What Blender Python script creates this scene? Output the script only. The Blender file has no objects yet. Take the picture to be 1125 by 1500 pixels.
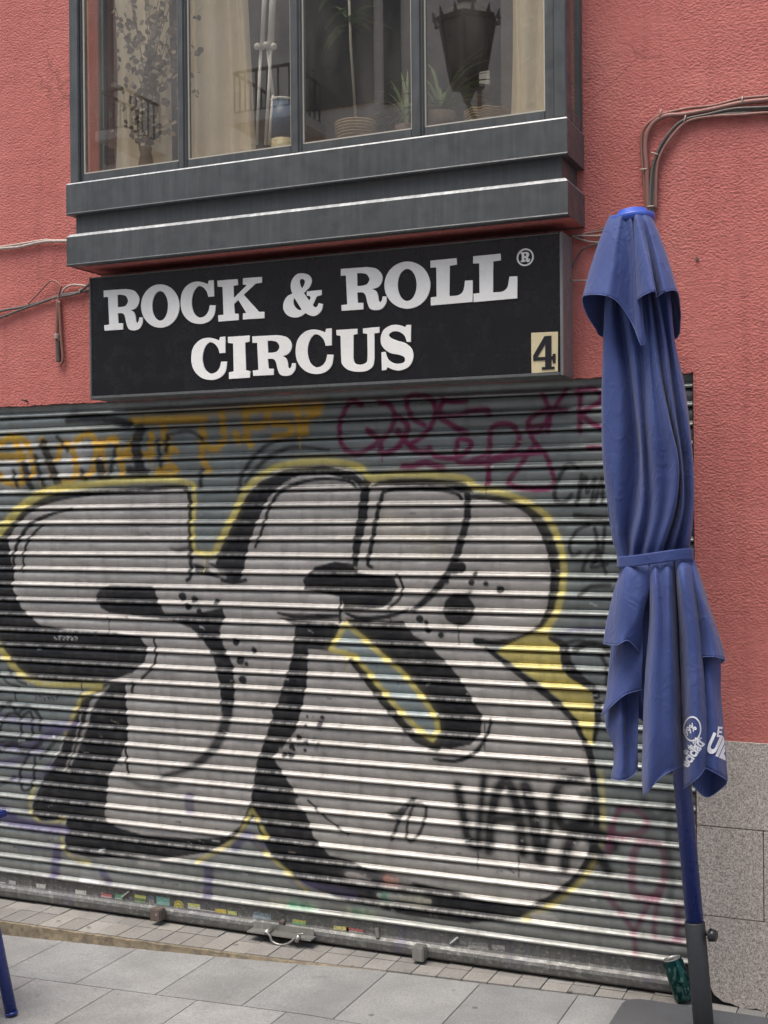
import bpy, bmesh, math, random
import numpy as np
from mathutils import Vector, Matrix
from mathutils.bvhtree import BVHTree
random.seed(4); rng = np.random.default_rng(7)
S = bpy.context.scene; COL = S.collection; R = math.radians

# ------------------------------------------------------------------ camera survey
F = 1850.; C0 = np.array([0, -4.5, 1.75])
def _axes():
    y, p, o = R(23.48), R(-.224), R(-.502)
    d = np.array([-math.sin(y)*math.cos(p), math.cos(y)*math.cos(p), math.sin(p)])
    r = np.array([math.cos(y), math.sin(y), 0.]); u = np.cross(r, d)
    return r*math.cos(o)+u*math.sin(o), -r*math.sin(o)+u*math.cos(o), d
RX, UX, DX = _axes()
def ray(x, y): return DX + RX*(x-562.5)/F - UX*(y-750)/F
def at(x, y, Y=None, Z=None, X=None):
    """survey: the point where the sight line through photo point (x,y) meets a plane of the place"""
    v = ray(x, y)
    t = (Y-C0[1])/v[1] if Y is not None else ((Z-C0[2])/v[2] if Z is not None else (X-C0[0])/v[0])
    return C0 + v*t
def mirrored(x, y, Yp, Y):
    """a point of the street side at plane Y that shows in the glass plane Yp"""
    p = at(x, y, Y=2*Yp-Y); return np.array([p[0], Y, p[2]])

# ------------------------------------------------------------------ helpers
def link(o, parent=None):
    COL.objects.link(o)
    if parent is not None: o.parent = parent
    return o
def tag(o, label=None, cat=None, group=None, kind=None):
    if label: o['label'] = label
    if cat: o['category'] = cat
    if group: o['group'] = group
    if kind: o['kind'] = kind
    return o
def empty(name, loc=(0, 0, 0), parent=None):
    o = bpy.data.objects.new(name, None); o.location = loc; o.empty_display_size = .1
    return link(o, parent)
def setpar(o, p):
    """parent keeping world coordinates of the mesh (the thing's empty sits at its base)"""
    o.parent = p
    w = Vector((0, 0, 0)); q = p
    while q is not None: w += q.location; q = q.parent
    o.location = -w
    return o
def mesh(name, V, Fc, mat, parent=None, smooth=False, mats=None, mi=None):
    me = bpy.data.meshes.new(name); me.from_pydata([tuple(map(float, v)) for v in V], [], [tuple(f) for f in Fc])
    if mats:
        for m in mats: me.materials.append(m)
        if mi is not None: me.polygons.foreach_set('material_index', mi)
    else: me.materials.append(mat)
    if smooth: me.polygons.foreach_set('use_smooth', [True]*len(me.polygons))
    me.update()
    o = bpy.data.objects.new(name, me); COL.objects.link(o)
    if parent is not None: setpar(o, parent)
    return o
class MB:
    def __init__(s): s.V = []; s.F = []; s.M = []; s.m = 0
    def add(s, V, Fc):
        b = len(s.V); s.V += [tuple(v) for v in V]; s.F += [tuple(i+b for i in f) for f in Fc]; s.M += [s.m]*len(Fc); return s
    def box(s, x0, x1, y0, y1, z0, z1):
        V = [(x, y, z) for z in (z0, z1) for y in (y0, y1) for x in (x0, x1)]
        return s.add(V, [(0, 2, 3, 1), (4, 5, 7, 6), (0, 1, 5, 4), (2, 6, 7, 3), (0, 4, 6, 2), (1, 3, 7, 5)])
    def bbox(s, x0, x1, y0, y1, z0, z1, b=.003):
        """box with chamfered edges"""
        bm = bmesh.new(); bmesh.ops.create_cube(bm, size=1)
        for v in bm.verts: v.co = ((x0+x1)/2+v.co.x*(x1-x0), (y0+y1)/2+v.co.y*(y1-y0), (z0+z1)/2+v.co.z*(z1-z0))
        bmesh.ops.bevel(bm, geom=bm.edges[:], offset=b, segments=2, affect='EDGES')
        s.bm(bm); bm.free(); return s
    def bm(s, bm):
        bm.verts.ensure_lookup_table(); bm.verts.index_update()
        return s.add([v.co[:] for v in bm.verts], [[v.index for v in f.verts] for f in bm.faces])
    def tube(s, P, r, n=8, cap=True):
        P = [Vector(p) for p in P]; rr = r if isinstance(r, (list, tuple)) else [r]*len(P)
        t0 = (P[1]-P[0]).normalized(); a = t0.orthogonal().normalized(); V = []; Fc = []
        for i, p in enumerate(P):
            t = (P[min(i+1, len(P)-1)]-P[max(i-1, 0)]).normalized()
            a = (a-t*a.dot(t)).normalized(); b = t.cross(a)
            for k in range(n):
                w = 2*math.pi*k/n; V.append(p+(a*math.cos(w)+b*math.sin(w))*rr[i])
        for i in range(len(P)-1):
            for k in range(n):
                k2 = (k+1) % n; Fc.append((i*n+k, i*n+k2, (i+1)*n+k2, (i+1)*n+k))
        if cap: Fc += [tuple(range(n))[::-1], tuple((len(P)-1)*n+k for k in range(n))]
        return s.add([v[:] for v in V], Fc)
    def build(s, name, mat=None, parent=None, smooth=False, mats=None):
        return mesh(name, s.V, s.F, mat, parent, smooth, mats, s.M if mats else None)
def cr(P, n=8, closed=False):
    """Catmull-Rom through the points"""
    P = [np.array(p, float) for p in P]; out = []; L = len(P)
    rngi = range(L if closed else L-1)
    for i in rngi:
        if closed: a, b, c, d = P[i-1], P[i], P[(i+1) % L], P[(i+2) % L]
        else: a, b, c, d = P[max(i-1, 0)], P[i], P[i+1], P[min(i+2, L-1)]
        for k in range(n):
            t = k/n
            out.append(.5*((2*b)+(c-a)*t+(2*a-5*b+4*c-d)*t*t+(3*b-a-3*c+d)*t**3))
    if not closed: out.append(P[-1])
    return out

# ------------------------------------------------------------------ materials
def mat(name, base=(.5, .5, .5), rough=.6, metal=0., spec=.5):
    m = bpy.data.materials.new(name); m.use_nodes = True
    b = m.node_tree.nodes['Principled BSDF']
    b.inputs['Base Color'].default_value = (*base, 1); b.inputs['Roughness'].default_value = rough
    b.inputs['Metallic'].default_value = metal; b.inputs['Specular IOR Level'].default_value = spec
    return m
class NT:
    def __init__(s, m): s.t = m.node_tree; s.b = s.t.nodes['Principled BSDF']; s.co = s.n('ShaderNodeNewGeometry').outputs['Position']
    def n(s, ty, **k):
        q = s.t.nodes.new(ty)
        for a, v in k.items(): setattr(q, a, v)
        return q
    def l(s, a, b): s.t.links.new(a, b)
    def noise(s, scale, detail=4, rough=.55, stretch=(1, 1, 1), dist=0):
        mp = s.n('ShaderNodeMapping'); mp.inputs['Scale'].default_value = stretch; s.l(s.co, mp.inputs['Vector'])
        q = s.n('ShaderNodeTexNoise'); q.inputs['Scale'].default_value = scale; q.inputs['Detail'].default_value = detail
        q.inputs['Roughness'].default_value = rough; q.inputs['Distortion'].default_value = dist
        s.l(mp.outputs[0], q.inputs['Vector']); return q.outputs['Fac']
    def voro(s, scale, feature='F1', stretch=(1, 1, 1)):
        mp = s.n('ShaderNodeMapping'); mp.inputs['Scale'].default_value = stretch; s.l(s.co, mp.inputs['Vector'])
        q = s.n('ShaderNodeTexVoronoi', feature=feature); q.inputs['Scale'].default_value = scale
        s.l(mp.outputs[0], q.inputs['Vector']); return q
    def ramp(s, fac, stops):
        q = s.n('ShaderNodeValToRGB'); e = q.color_ramp.elements
        while len(e) < len(stops): e.new(.5)
        for el, (p, c) in zip(e, stops): el.position = p; el.color = (*c, 1) if isinstance(c, (tuple, list)) else (c, c, c, 1)
        s.l(fac, q.inputs[0]); return q.outputs[0]
    def mix(s, fac, a, b, mode='MIX'):
        q = s.n('ShaderNodeMix', data_type='RGBA', blend_type=mode)
        for v, i in ((fac, 0), (a, 6), (b, 7)):
            if isinstance(v, (int, float)): q.inputs[i].default_value = v
            elif isinstance(v, (tuple, list)): q.inputs[i].default_value = (*v, 1)
            else: s.l(v, q.inputs[i])
        return q.outputs[2]
    def math(s, op, a, b=0.):
        q = s.n('ShaderNodeMath', operation=op)
        for i, v in enumerate((a, b)):
            if isinstance(v, (int, float)): q.inputs[i].default_value = v
            else: s.l(v, q.inputs[i])
        return q.outputs[0]
    def bump(s, h, strength=.5, dist=.01, prev=None):
        q = s.n('ShaderNodeBump'); q.inputs['Strength'].default_value = strength; q.inputs['Distance'].default_value = dist
        s.l(h, q.inputs['Height'])
        if prev is not None: s.l(prev, q.inputs['Normal'])
        s.l(q.outputs[0], s.b.inputs['Normal']); return q.outputs[0]
    def col(s, c): s.l(c, s.b.inputs['Base Color'])
    def rough(s, c): s.l(c, s.b.inputs['Roughness'])

def stucco_mat():
    m = mat('red_stucco', (.4, .11, .085), .82, spec=.25); n = NT(m)
    big = n.noise(1.1, 3); fine = n.noise(40, 3, .6, (1, 1, 1.5))
    c = n.mix(big, (.50, .155, .136), (.385, .108, .094))
    c = n.mix(n.ramp(fine, [(.3, 0.), (.7, .35)]), c, (.60, .225, .19))
    fade = n.noise(4.5, 4, .6, (1, 1, .5)); c = n.mix(n.ramp(fade, [(.5, 0.), (.78, .4)]), c, (.60, .25, .21))
    st = n.noise(7, 4, .6, (3.0, 1, .22)); c = n.mix(n.ramp(st, [(.52, 0.), (.78, .42)]), c, (.27, .085, .075))
    ck = n.n('ShaderNodeTexVoronoi', feature='DISTANCE_TO_EDGE'); ck.inputs['Scale'].default_value = 1.7; wv = n.n('ShaderNodeVectorMath', operation='ADD'); nv_ = n.n('ShaderNodeTexNoise'); nv_.inputs['Scale'].default_value = 5.; n.l(n.co, nv_.inputs['Vector']); sc = n.n('ShaderNodeVectorMath', operation='SCALE'); sc.inputs['Scale'].default_value = .25; n.l(nv_.outputs['Color'], sc.inputs[0]); n.l(n.co, wv.inputs[0]); n.l(sc.outputs[0], wv.inputs[1]); n.l(wv.outputs[0], ck.inputs['Vector'])
    ckm = n.math('MULTIPLY', n.ramp(ck.outputs['Distance'], [(.004, 1.), (.010, 0.)]), n.ramp(n.noise(1.3, 2), [(.6, 0.), (.66, .4)])); c = n.mix(ckm, c, (.2, .07, .06))
    n.col(c)
    h1 = n.noise(108, 3, .5, (.85, 1, 1.15), .3); h1 = n.ramp(h1, [(.32, 0.), (.68, 1.)])
    amt = n.ramp(n.noise(2.2, 2), [(.36, .35), (.5, 1.)])
    h = n.math('MULTIPLY', h1, amt)
    p = n.bump(h, .52, .006)
    p = n.bump(n.noise(9, 3, .5), .35, .02, p)
    n.bump(n.noise(240, 2), .3, .0012, p); return m
def granite_mat():
    m = mat('speckled_granite', (.36, .31, .27), .6); n = NT(m)
    v = n.voro(240); sp = n.ramp(v.outputs['Color'], [(.1, (.10, .09, .085)), (.4, (.36, .315, .28)), (.65, (.56, .50, .445)), (.95, (.8, .75, .68))])
    c = n.mix(n.ramp(n.noise(320, 2), [(.35, 0.), (.65, .55)]), sp, (.40, .35, .30))
    c = n.mix(n.ramp(n.noise(3, 4), [(.35, 0.), (.75, .3)]), c, (.34, .3, .265))
    n.col(c); n.bump(n.noise(160, 3), .35, .002); return m
def pave_mat(name, a, b, scale=150):
    m = mat(name, a, .8); n = NT(m)
    at_ = n.n('ShaderNodeAttribute', attribute_name='tone')
    c = n.mix(n.ramp(n.noise(scale, 4, .7), [(.33, 0.), (.68, 1.)]), a, b)
    v = n.voro(scale*1.3); c = n.mix(n.ramp(v.outputs['Distance'], [(.12, .35), (.25, 0.)]), c, tuple(x*.55 for x in a))
    c = n.mix(n.ramp(n.noise(2.4, 6, .65), [(.38, 0.), (.70, .65)]), c, tuple(x*.62 for x in a))
    sp = n.voro(7.); c = n.mix(n.ramp(sp.outputs['Distance'], [(.06, .75), (.085, 0.)]), c, tuple(x*.35 for x in a))
    c = n.mix(n.ramp(n.noise(13, 4, .6), [(.62, 0.), (.7, .35)]), c, tuple(x*.55 for x in a))
    c = n.mix(1., c, at_.outputs['Color'], 'MULTIPLY')
    n.col(c); n.bump(n.noise(220, 3), .35, .0025); return m
def shutter_mat():
    m = mat('painted_shutter_metal', (.3, .3, .3), .42, .5); n = NT(m)
    a = n.n('ShaderNodeAttribute', attribute_name='paint').outputs['Color']
    c = n.mix(n.ramp(n.noise(26, 5, .7, (.35, 1, 1.6)), [(.4, 0.), (.75, .32)]), a, (.13, .12, .105))
    c = n.mix(n.ramp(n.noise(9, 4, .6, (2.6, 1, .5)), [(.5, 0.), (.85, .4)]), c, (.09, .085, .075))
    ch = n.noise(120, 4, .75, (.5, 1, 1)); c = n.mix(n.ramp(ch, [(.70, 0.), (.74, .6)]), c, (.45, .44, .42))
    n.col(c); n.rough(n.ramp(n.noise(18, 4), [(.3, .36), (.7, .6)]))
    n.bump(n.noise(30, 4, .6, (.25, 1, 1)), .16, .004); return m
def metal_paint(name, base, rough=.45, streak=.35, metal=.0, light=None):
    m = mat(name, base, rough, metal); n = NT(m)
    lt = light or tuple(min(1, x*1.9+.02) for x in base)
    c = n.mix(n.ramp(n.noise(34, 5, .65, (1.6, 1.6, .09)), [(.42, 0.), (.8, streak)]), base, lt)
    c = n.mix(n.ramp(n.noise(3, 4), [(.4, 0.), (.8, .4)]), c, tuple(x*.6 for x in base))
    c = n.mix(n.ramp(n.noise(90, 3, .7), [(.68, 0.), (.74, .5)]), c, lt)
    n.col(c); n.rough(n.ramp(n.noise(20, 4), [(.3, max(rough-.13, .05)), (.7, min(rough+.15, 1))]))
    n.bump(n.noise(45, 3), .08, .004); return m
def cloth_mat(name, base, weave=900):
    m = mat(name, base, .72, spec=.35); n = NT(m)
    n.b.inputs['Sheen Weight'].default_value = .12; n.b.inputs['Sheen Roughness'].default_value = .5
    c = n.mix(n.ramp(n.noise(5, 4), [(.3, 0.), (.75, .4)]), base, tuple(min(1, x*1.25+.01) for x in base))
    n.col(c)
    rd = n.math('ABSOLUTE', n.math('SUBTRACT', n.noise(9, 3, .55, (1.3, 1.3, .8), .6), .5))
    rd = n.ramp(rd, [(0., 1.), (.07, 0.)])
    c = n.mix(n.ramp(n.noise(3.2, 5, .65, (1, 1, 1.4)), [(.48, 0.), (.75, .22)]), c, tuple(min(1., x*1.5+.035) for x in base)); n.col(c)
    pb = n.bump(rd, .22, .005)
    n.bump(n.noise(14, 3, .5, (1.6, 1, .6), .8), .42, .010, n.bump(n.noise(weave, 1), .12, .0006, pb)); return m
def glass_mat():
    m = bpy.data.materials.new('window_glass'); m.use_nodes = True; t = m.node_tree; t.nodes.clear()
    o = t.nodes.new('ShaderNodeOutputMaterial'); mx = t.nodes.new('ShaderNodeMixShader')
    tr = t.nodes.new('ShaderNodeBsdfTransparent'); tr.inputs[0].default_value = (.86, .85, .80, 1)
    gl = t.nodes.new('ShaderNodeBsdfGlossy'); gl.inputs[0].default_value = (.9, .88, .84, 1); gl.inputs['Roughness'].default_value = .012
    fr = t.nodes.new('ShaderNodeLayerWeight'); fr.inputs['Blend'].default_value = .3
    ad = t.nodes.new('ShaderNodeMath'); ad.operation = 'MULTIPLY_ADD'; ad.inputs[1].default_value = .5; ad.inputs[2].default_value = .18; t.links.new(fr.outputs['Facing'], ad.inputs[0])
    t.links.new(ad.outputs[0], mx.inputs[0]); t.links.new(tr.outputs[0], mx.inputs[1]); t.links.new(gl.outputs[0], mx.inputs[2])
    df = t.nodes.new('ShaderNodeBsdfDiffuse'); df.inputs[0].default_value = (.62, .58, .5, 1)
    ge = t.nodes.new('ShaderNodeNewGeometry'); mp = t.nodes.new('ShaderNodeMapping'); mp.inputs['Scale'].default_value = (1.3, 1, .35); t.links.new(ge.outputs['Position'], mp.inputs[0])
    nz_ = t.nodes.new('ShaderNodeTexNoise'); nz_.inputs['Scale'].default_value = 9; nz_.inputs['Detail'].default_value = 6; t.links.new(mp.outputs[0], nz_.inputs['Vector'])
    mr = t.nodes.new('ShaderNodeMapRange'); mr.inputs['From Min'].default_value = .3; mr.inputs['From Max'].default_value = .75; mr.inputs['To Min'].default_value = .015; mr.inputs['To Max'].default_value = .085; t.links.new(nz_.outputs['Fac'], mr.inputs[0])
    m2 = t.nodes.new('ShaderNodeMixShader'); t.links.new(mr.outputs[0], m2.inputs[0]); t.links.new(mx.outputs[0], m2.inputs[1]); t.links.new(df.outputs[0], m2.inputs[2])
    t.links.new(m2.outputs[0], o.inputs[0]); return m
def leafy_mat(name, a, b):
    m = mat(name, a, .6); n = NT(m); n.col(n.mix(n.noise(25, 2), a, b)); return m

M = dict(
    stucco=stucco_mat(), granite=granite_mat(), shutter=shutter_mat(), glass=glass_mat(),
    bay=metal_paint('grey_painted_steel', (.060, .065, .067), .42, .4),
    bayedge=metal_paint('worn_sill_highlight', (.30, .31, .31), .35, .8, light=(.75, .75, .73)),  # worn edge, its pale colour carries the sky highlight of the ledges
    putty=mat('window_putty', (.42, .39, .33), .7),
    black=metal_paint('black_sign_panel', (.007, .0075, .009), .22, .10, light=(.03, .032, .034)),
    signframe=metal_paint('sign_frame_steel', (.10, .105, .105), .4, .35),
    signside=metal_paint('sign_side_aluminium', (.2, .2, .2), .4, .3, .3),
    letter=metal_paint('off_white_letters', (.88, .87, .83), .3, .04),
    cream=metal_paint('cream_enamel', (.62, .54, .33), .4, .1),
    ink=mat('black_enamel', (.012, .012, .016), .35),
    navy=cloth_mat('blue_canvas', (.030, .051, .172)),
    navyhem=cloth_mat('blue_binding', (.08, .115, .30)),
    bluemetal=metal_paint('blue_lacquered_pole', (.018, .034, .17), .3, .2, light=(.03, .045, .19)),
    blueplast=mat('blue_plastic', (.04, .09, .42), .3),
    anthra=metal_paint('anthracite_metal', (.012, .014, .017), .55, .12),
    rubber=pave_mat('dark_base_plate', (.065, .067, .072), (.09, .092, .098)),
    zinc=metal_paint('scuffed_zinc', (.30, .30, .28), .38, .4, .7),
    rust=metal_paint('brown_lock_steel', (.13, .10, .085), .55, .4, .3),
    dark=mat('dark_gap', (.02, .02, .02), .9),
    cable=metal_paint('painted_cable', (.23, .105, .085), .55, .4),
    cableg=metal_paint('weathered_cable', (.10, .085, .075), .5, .5),
    cablew=metal_paint('pale_cable', (.38, .31, .27), .5, .4),
    slab=pave_mat('granite_paving', (.18, .181, .178), (.30, .301, .294), 120),
    tile=pave_mat('small_threshold_tiles', (.19, .18, .165), (.30, .285, .26)),
    ochre=pave_mat('ochre_mortar', (.10, .082, .058), (.28, .225, .145), 20),
    joint=pave_mat('joint_mortar', (.11, .108, .102), (.20, .195, .185)),
    white=mat('white_plastic', (.72, .70, .66), .4),
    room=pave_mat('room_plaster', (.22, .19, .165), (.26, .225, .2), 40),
    curtain=cloth_mat('cream_curtain', (.66, .56, .40), 500),
    wicker=mat('wicker', (.36, .26, .13), .8), clay=mat('dark_clay', (.14, .10, .075), .8),
    leaf=leafy_mat('green_leaf', (.08, .15, .04), (.18, .24, .08)),
    dryleaf=leafy_mat('dried_leaf', (.12, .09, .055), (.24, .18, .12)),
    iron=mat('black_iron', (.015, .015, .016), .45),
    facade2=pave_mat('pale_render', (.74, .68, .60), (.82, .76, .68), 12),
    text=mat('white_print', (.75, .77, .82), .6),
)
M['facade2'].node_tree.nodes['Principled BSDF'].inputs['Roughness'].default_value = .9
for k in ('clay', 'wicker'):
    n = NT(M[k]); b = M[k].node_tree.nodes['Principled BSDF'].inputs['Base Color'].default_value[:3]
    n.col(n.mix(n.noise(60, 4, .6, (1, 1, 3)), tuple(x*.55 for x in b), tuple(x*1.35 for x in b))); n.bump(n.noise(90, 3, .5, (1, 1, 2.5)), .5, .004)

def set_tone(o, lo=.86, hi=1.08):
    me = o.data; a = me.color_attributes.new('tone', 'FLOAT_COLOR', 'CORNER')
    arr = np.ones((len(me.loops), 4), np.float32)
    isl = o.get('_isl', None)
    per = 5 if isl is None else isl
    for p in me.polygons:
        random.seed(p.index//per*7+11); t = random.uniform(lo, hi); w = random.uniform(-.015, .015)
        for li in p.loop_indices: arr[li, :3] = (t+w, t, t-w)
    a.data.foreach_set('color', arr.ravel())

# ================================================================== BUILDING
YS = .03                                   # front of the shutter curtain
XR = float(at(1019, 1000, Y=0)[0])          # right edge of the opening
XL = -4.05; ZT = float(at(1015.7, 545, Y=0)[2])
bld = empty('red_building', (-2, 0, 0))
tag(bld, 'red roughcast building with grey bay window, graffitied roller shutter and granite plinth', 'building')
BX0, BX1 = float(at(101, 100, Y=-.233)[0]), float(at(856, 200, Y=0)[0])
ZB = dict(bot=2.756, a=2.878, b=2.966, top=3.094)
# wall with the two openings; grid faces with a real thickness
def wall_mesh():
    b = MB(); T = .32
    xs = [-9, XL, BX0+.03, BX1-.03, XR, 5.]; zs = [-.25, ZT, 2.80, 5.2, 6.5]
    def solid(i, j):
        x = (xs[i]+xs[i+1])/2; z = (zs[j]+zs[j+1])/2
        if XL < x < XR and z < ZT: return False
        if BX0+.03 < x < BX1-.03 and 2.80 < z < 5.2: return False
        return True
    nx, nz = len(xs)-1, len(zs)-1
    for i in range(nx):
        for j in range(nz):
            if not solid(i, j): continue
            x0, x1, z0, z1 = xs[i], xs[i+1], zs[j], zs[j+1]
            b.add([(x0, 0, z0), (x1, 0, z0), (x1, 0, z1), (x0, 0, z1)], [(0, 1, 2, 3)])
            b.add([(x0, T, z0), (x0, T, z1), (x1, T, z1), (x1, T, z0)], [(0, 1, 2, 3)])
            for (di, dj, q) in ((-1, 0, ((x0, z0), (x0, z1))), (1, 0, ((x1, z1), (x1, z0))), (0, -1, ((x1, z0), (x0, z0))), (0, 1, ((x0, z1), (x1, z1)))):
                a, c = i+di, j+dj
                if a < 0 or a >= nx or c < 0 or c >= nz or not solid(a, c):
                    (xa, za), (xb, zb) = q
                    b.add([(xa, 0, za), (xb, 0, zb), (xb, T, zb), (xa, T, za)], [(0, 1, 2, 3)])
    return b
wall_mesh().build('wall', M['stucco'], bld)
# ragged plaster lip over the shutter opening and down its right side
lip = MB(); nseg = 150
def ragged(P0, P1, n, amp, inset):
    P0, P1 = Vector(P0), Vector(P1); t = (P1-P0).normalized(); nr = Vector((t.z, 0, -t.x))
    pts = []
    for k in range(n+1):
        a = amp*(.45+.55*math.sin(k*1.7+math.sin(k*.63)*3))*random.uniform(.2, 1)
        pts.append(P0.lerp(P1, k/n)+nr*a)
    V = []
    for k, p in enumerate(pts):
        q = P0.lerp(P1, k/n)
        V += [(q.x, -.0015, q.z)-np.array([nr.x, 0, nr.z])*.006, (p.x, -.0015, p.z), (p.x, .03, p.z)]
    Fc = []
    for k in range(n): a = 3*k; Fc += [(a, a+3, a+4, a+1), (a+1, a+4, a+5, a+2)]
    lip.add(V, Fc)
ragged((XL, 0, ZT), (XR, 0, ZT), nseg, .006, 0)
ragged((XR, 0, ZT), (XR, 0, .93), 90, -.004, 0)
lip.build('plaster_edge', M['stucco'], bld)
# granite plinth: slabs 15 mm proud, chipped corner by the ground
gz = [float(at(1070, 1086, Y=-.015)[2]), float(at(1070, 1213, Y=-.015)[2]), float(at(1070, 1345, Y=-.015)[2]), -.12]
gx = [XR+.003, float(at(1119, 1280, Y=-.015)[0]), .36, .98, 1.6, 3., 5.]
pl = MB()
for j in range(3):
    for i in range(len(gx)-1):
        x0, x1, z1, z0 = gx[i], gx[i+1]-.0025, gz[j]-.0013, gz[j+1]+.0013
        if j != 1 and i == 0: x1 = gx[1]+.34
        if j != 1 and i >= 1: x0 += .3425; x1 += .34
        if j == 2 and i == 0:
            P = [(x0, z1), (x0, .135), (x0+.03, .085), (x0+.055, .04), (x0+.085, .02), (x0+.11, .018), (x0+.15, .006), (x0+.2, .012), (x0+.26, -.003), (x1, -.002), (x1, z1)]
            V = [(x, -.015, z) for x, z in P]+[(x, .0-.0005, z) for x, z in P]; n_ = len(P)
            pl.add(V, [tuple(range(n_))[::1]]+[(k, k+n_, (k+1) % n_+n_, (k+1) % n_) for k in range(n_)])
        else: pl.bbox(x0, x1, -.015, -.0005, z0, z1, .0018)
pl.build('granite_plinth', M['granite'], bld)
q = MB(); q.box(XR+.006, 5, -.004, -.0015, -.12, gz[0]-.003); q.build('mortar_bed', M['joint'], bld)

# ------------------------------------------------------------------ roller shutter (curved slats, painted per vertex)
P_ = (float(at(600, 615, Y=.02)[2])-float(at(600, 1334.5, Y=.02)[2]))/28
Z1 = float(at(600, 615, Y=.02)[2])           # shadow line under slat 1
prof = [(0, .002), (.0022, .0060), (.007, .0088), (.012, .0112), (.018, .0122), (.025, .0118), (.032, .0096), (.038, .0066), (.0428, .0030),
        (.0436, .0026), (.0470, .0092), (.0530, .0180), (.0560, .0205), (.0600, .0208), (.0628, .0180), (.0636, -.003), (.0656, -.004), (P_-.0006, -.003)]
ncol = 980; xs = np.linspace(XL, XR+.01, ncol)
zs, ps = [], []
for i in range(-2, 29):
    zt = Z1 - i*P_ + .0035                  # top of the slat below shadow line i
    for dz, p in prof: zs.append(zt-dz*P_/.0678); ps.append(p)
zs = np.array(zs); ps = np.array(ps)
ZBAR = zs[-1]
nr = len(zs)
GX, GZ = np.meshgrid(xs, zs)
COLR = np.empty((nr, ncol, 3)); 
def W(x, y): p = at(x, y, Y=YS-.008); return (p[0], p[2])
PXM = .0030
def nz(a, b, s=0): return (np.sin(a*61+s)*np.sin(b*47+s*2)+.6*np.sin(a*131+b*97+s)+.35*np.sin(a*311-b*277))/1.95
def sub(P, pad):
    P = np.array(P); x0, x1 = P[:, 0].min()-pad, P[:, 0].max()+pad; z0, z1 = P[:, 1].min()-pad, P[:, 1].max()+pad
    c0, c1 = np.searchsorted(xs, [x0, x1]); r = np.where((zs >= z0) & (zs <= z1))[0]
    if c1 <= c0 or len(r) == 0: return None
    return slice(r[0], r[-1]+1), slice(c0, c1)
def segd(X, Z, A, B, wa=0, wb=0):
    dx, dz = B[0]-A[0], B[1]-A[1]; L = dx*dx+dz*dz+1e-12
    t = np.clip(((X-A[0])*dx+(Z-A[1])*dz)/L, 0, 1)
    return np.hypot(X-A[0]-t*dx, Z-A[1]-t*dz)-(wa+(wb-wa)*t)
def blend(sl, a, c):
    a = a[..., None]; COLR[sl] = COLR[sl]*(1-a)+np.array(c)*a
def stroke(P, w, c, soft=1.4, al=1., curve=True, halo=True):
    """spray stroke: P photo points, w width(s) in photo px"""
    w = list(w) if isinstance(w, (list, tuple)) else [w, w]
    if soft <= 2.7 and max(w) >= 5 and al >= .8 and halo: stroke(P, [q*1.5 for q in w], c, 7, .16, curve, False)
    Q = cr(P, 5) if (curve and len(P) > 2) else [np.array(p, float) for p in P]
    Q = [W(*q) for q in Q]; n = len(Q)
    ww = np.interp(np.linspace(0, 1, n), np.linspace(0, 1, len(w)), w)*PXM/2
    so = soft*PXM
    sl = sub(Q, ww.max()+so*2)
    if sl is None: return
    X, Z = GX[sl], GZ[sl]; D = np.full(X.shape, 9.)
    for k in range(n-1):
        A, B = Q[k], Q[k+1]; r = ww.max()+so*2
        D = np.minimum(D, segd(X, Z, A, B, ww[k], ww[k+1]))
    D = D+nz(X, Z)*.0009
    blend(sl, np.clip(.5-D/so/2, 0, 1)**1.1*al, c)
def poly(P, c, soft=1., al=1., curve=False):
    Q = [W(*p) for p in (cr(P, 4, True) if curve else P)]
    sl = sub(Q, soft*PXM*2)
    if sl is None: return
    X, Z = GX[sl], GZ[sl]; D = np.full(X.shape, 9.); ins = np.zeros(X.shape, bool)
    for k in range(len(Q)):
        A, B = Q[k], Q[(k+1) % len(Q)]
        D = np.minimum(D, segd(X, Z, A, B))
        if A[1] != B[1]:
            cnd = ((A[1] > Z) != (B[1] > Z)) & (X < (B[0]-A[0])*(Z-A[1])/(B[1]-A[1])+A[0]); ins ^= cnd
    D = np.where(ins, -D, D)+nz(X, Z, 1)*.0008
    blend(sl, np.clip(.5-D/(soft*PXM)/2, 0, 1)*al, c)
def dot(x, y, r, c, soft=.8, al=1): stroke([(x, y), (x+.6, y+.3)], 2*r, c, soft, al, False)

BG = (.205, .232, .228); SIL = (.455, .435, .41); BK = (.013, .014, .018); YE = (.60, .52, .17); OC = (.50, .30, .03)
MG = (.15, .010, .06); PU = (.085, .07, .17); BW = (.26, .31, .32); WH = (.5, .5, .5)
v = nz(GX*.12, GZ*.35, 3)*.5+.5
COLR[:] = np.array(BG)*(.86+.25*v[..., None])
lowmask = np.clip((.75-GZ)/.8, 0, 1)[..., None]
COLR[:] = COLR*(1-.75*lowmask)+np.array((.37, .365, .34))*.75*lowmask
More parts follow.
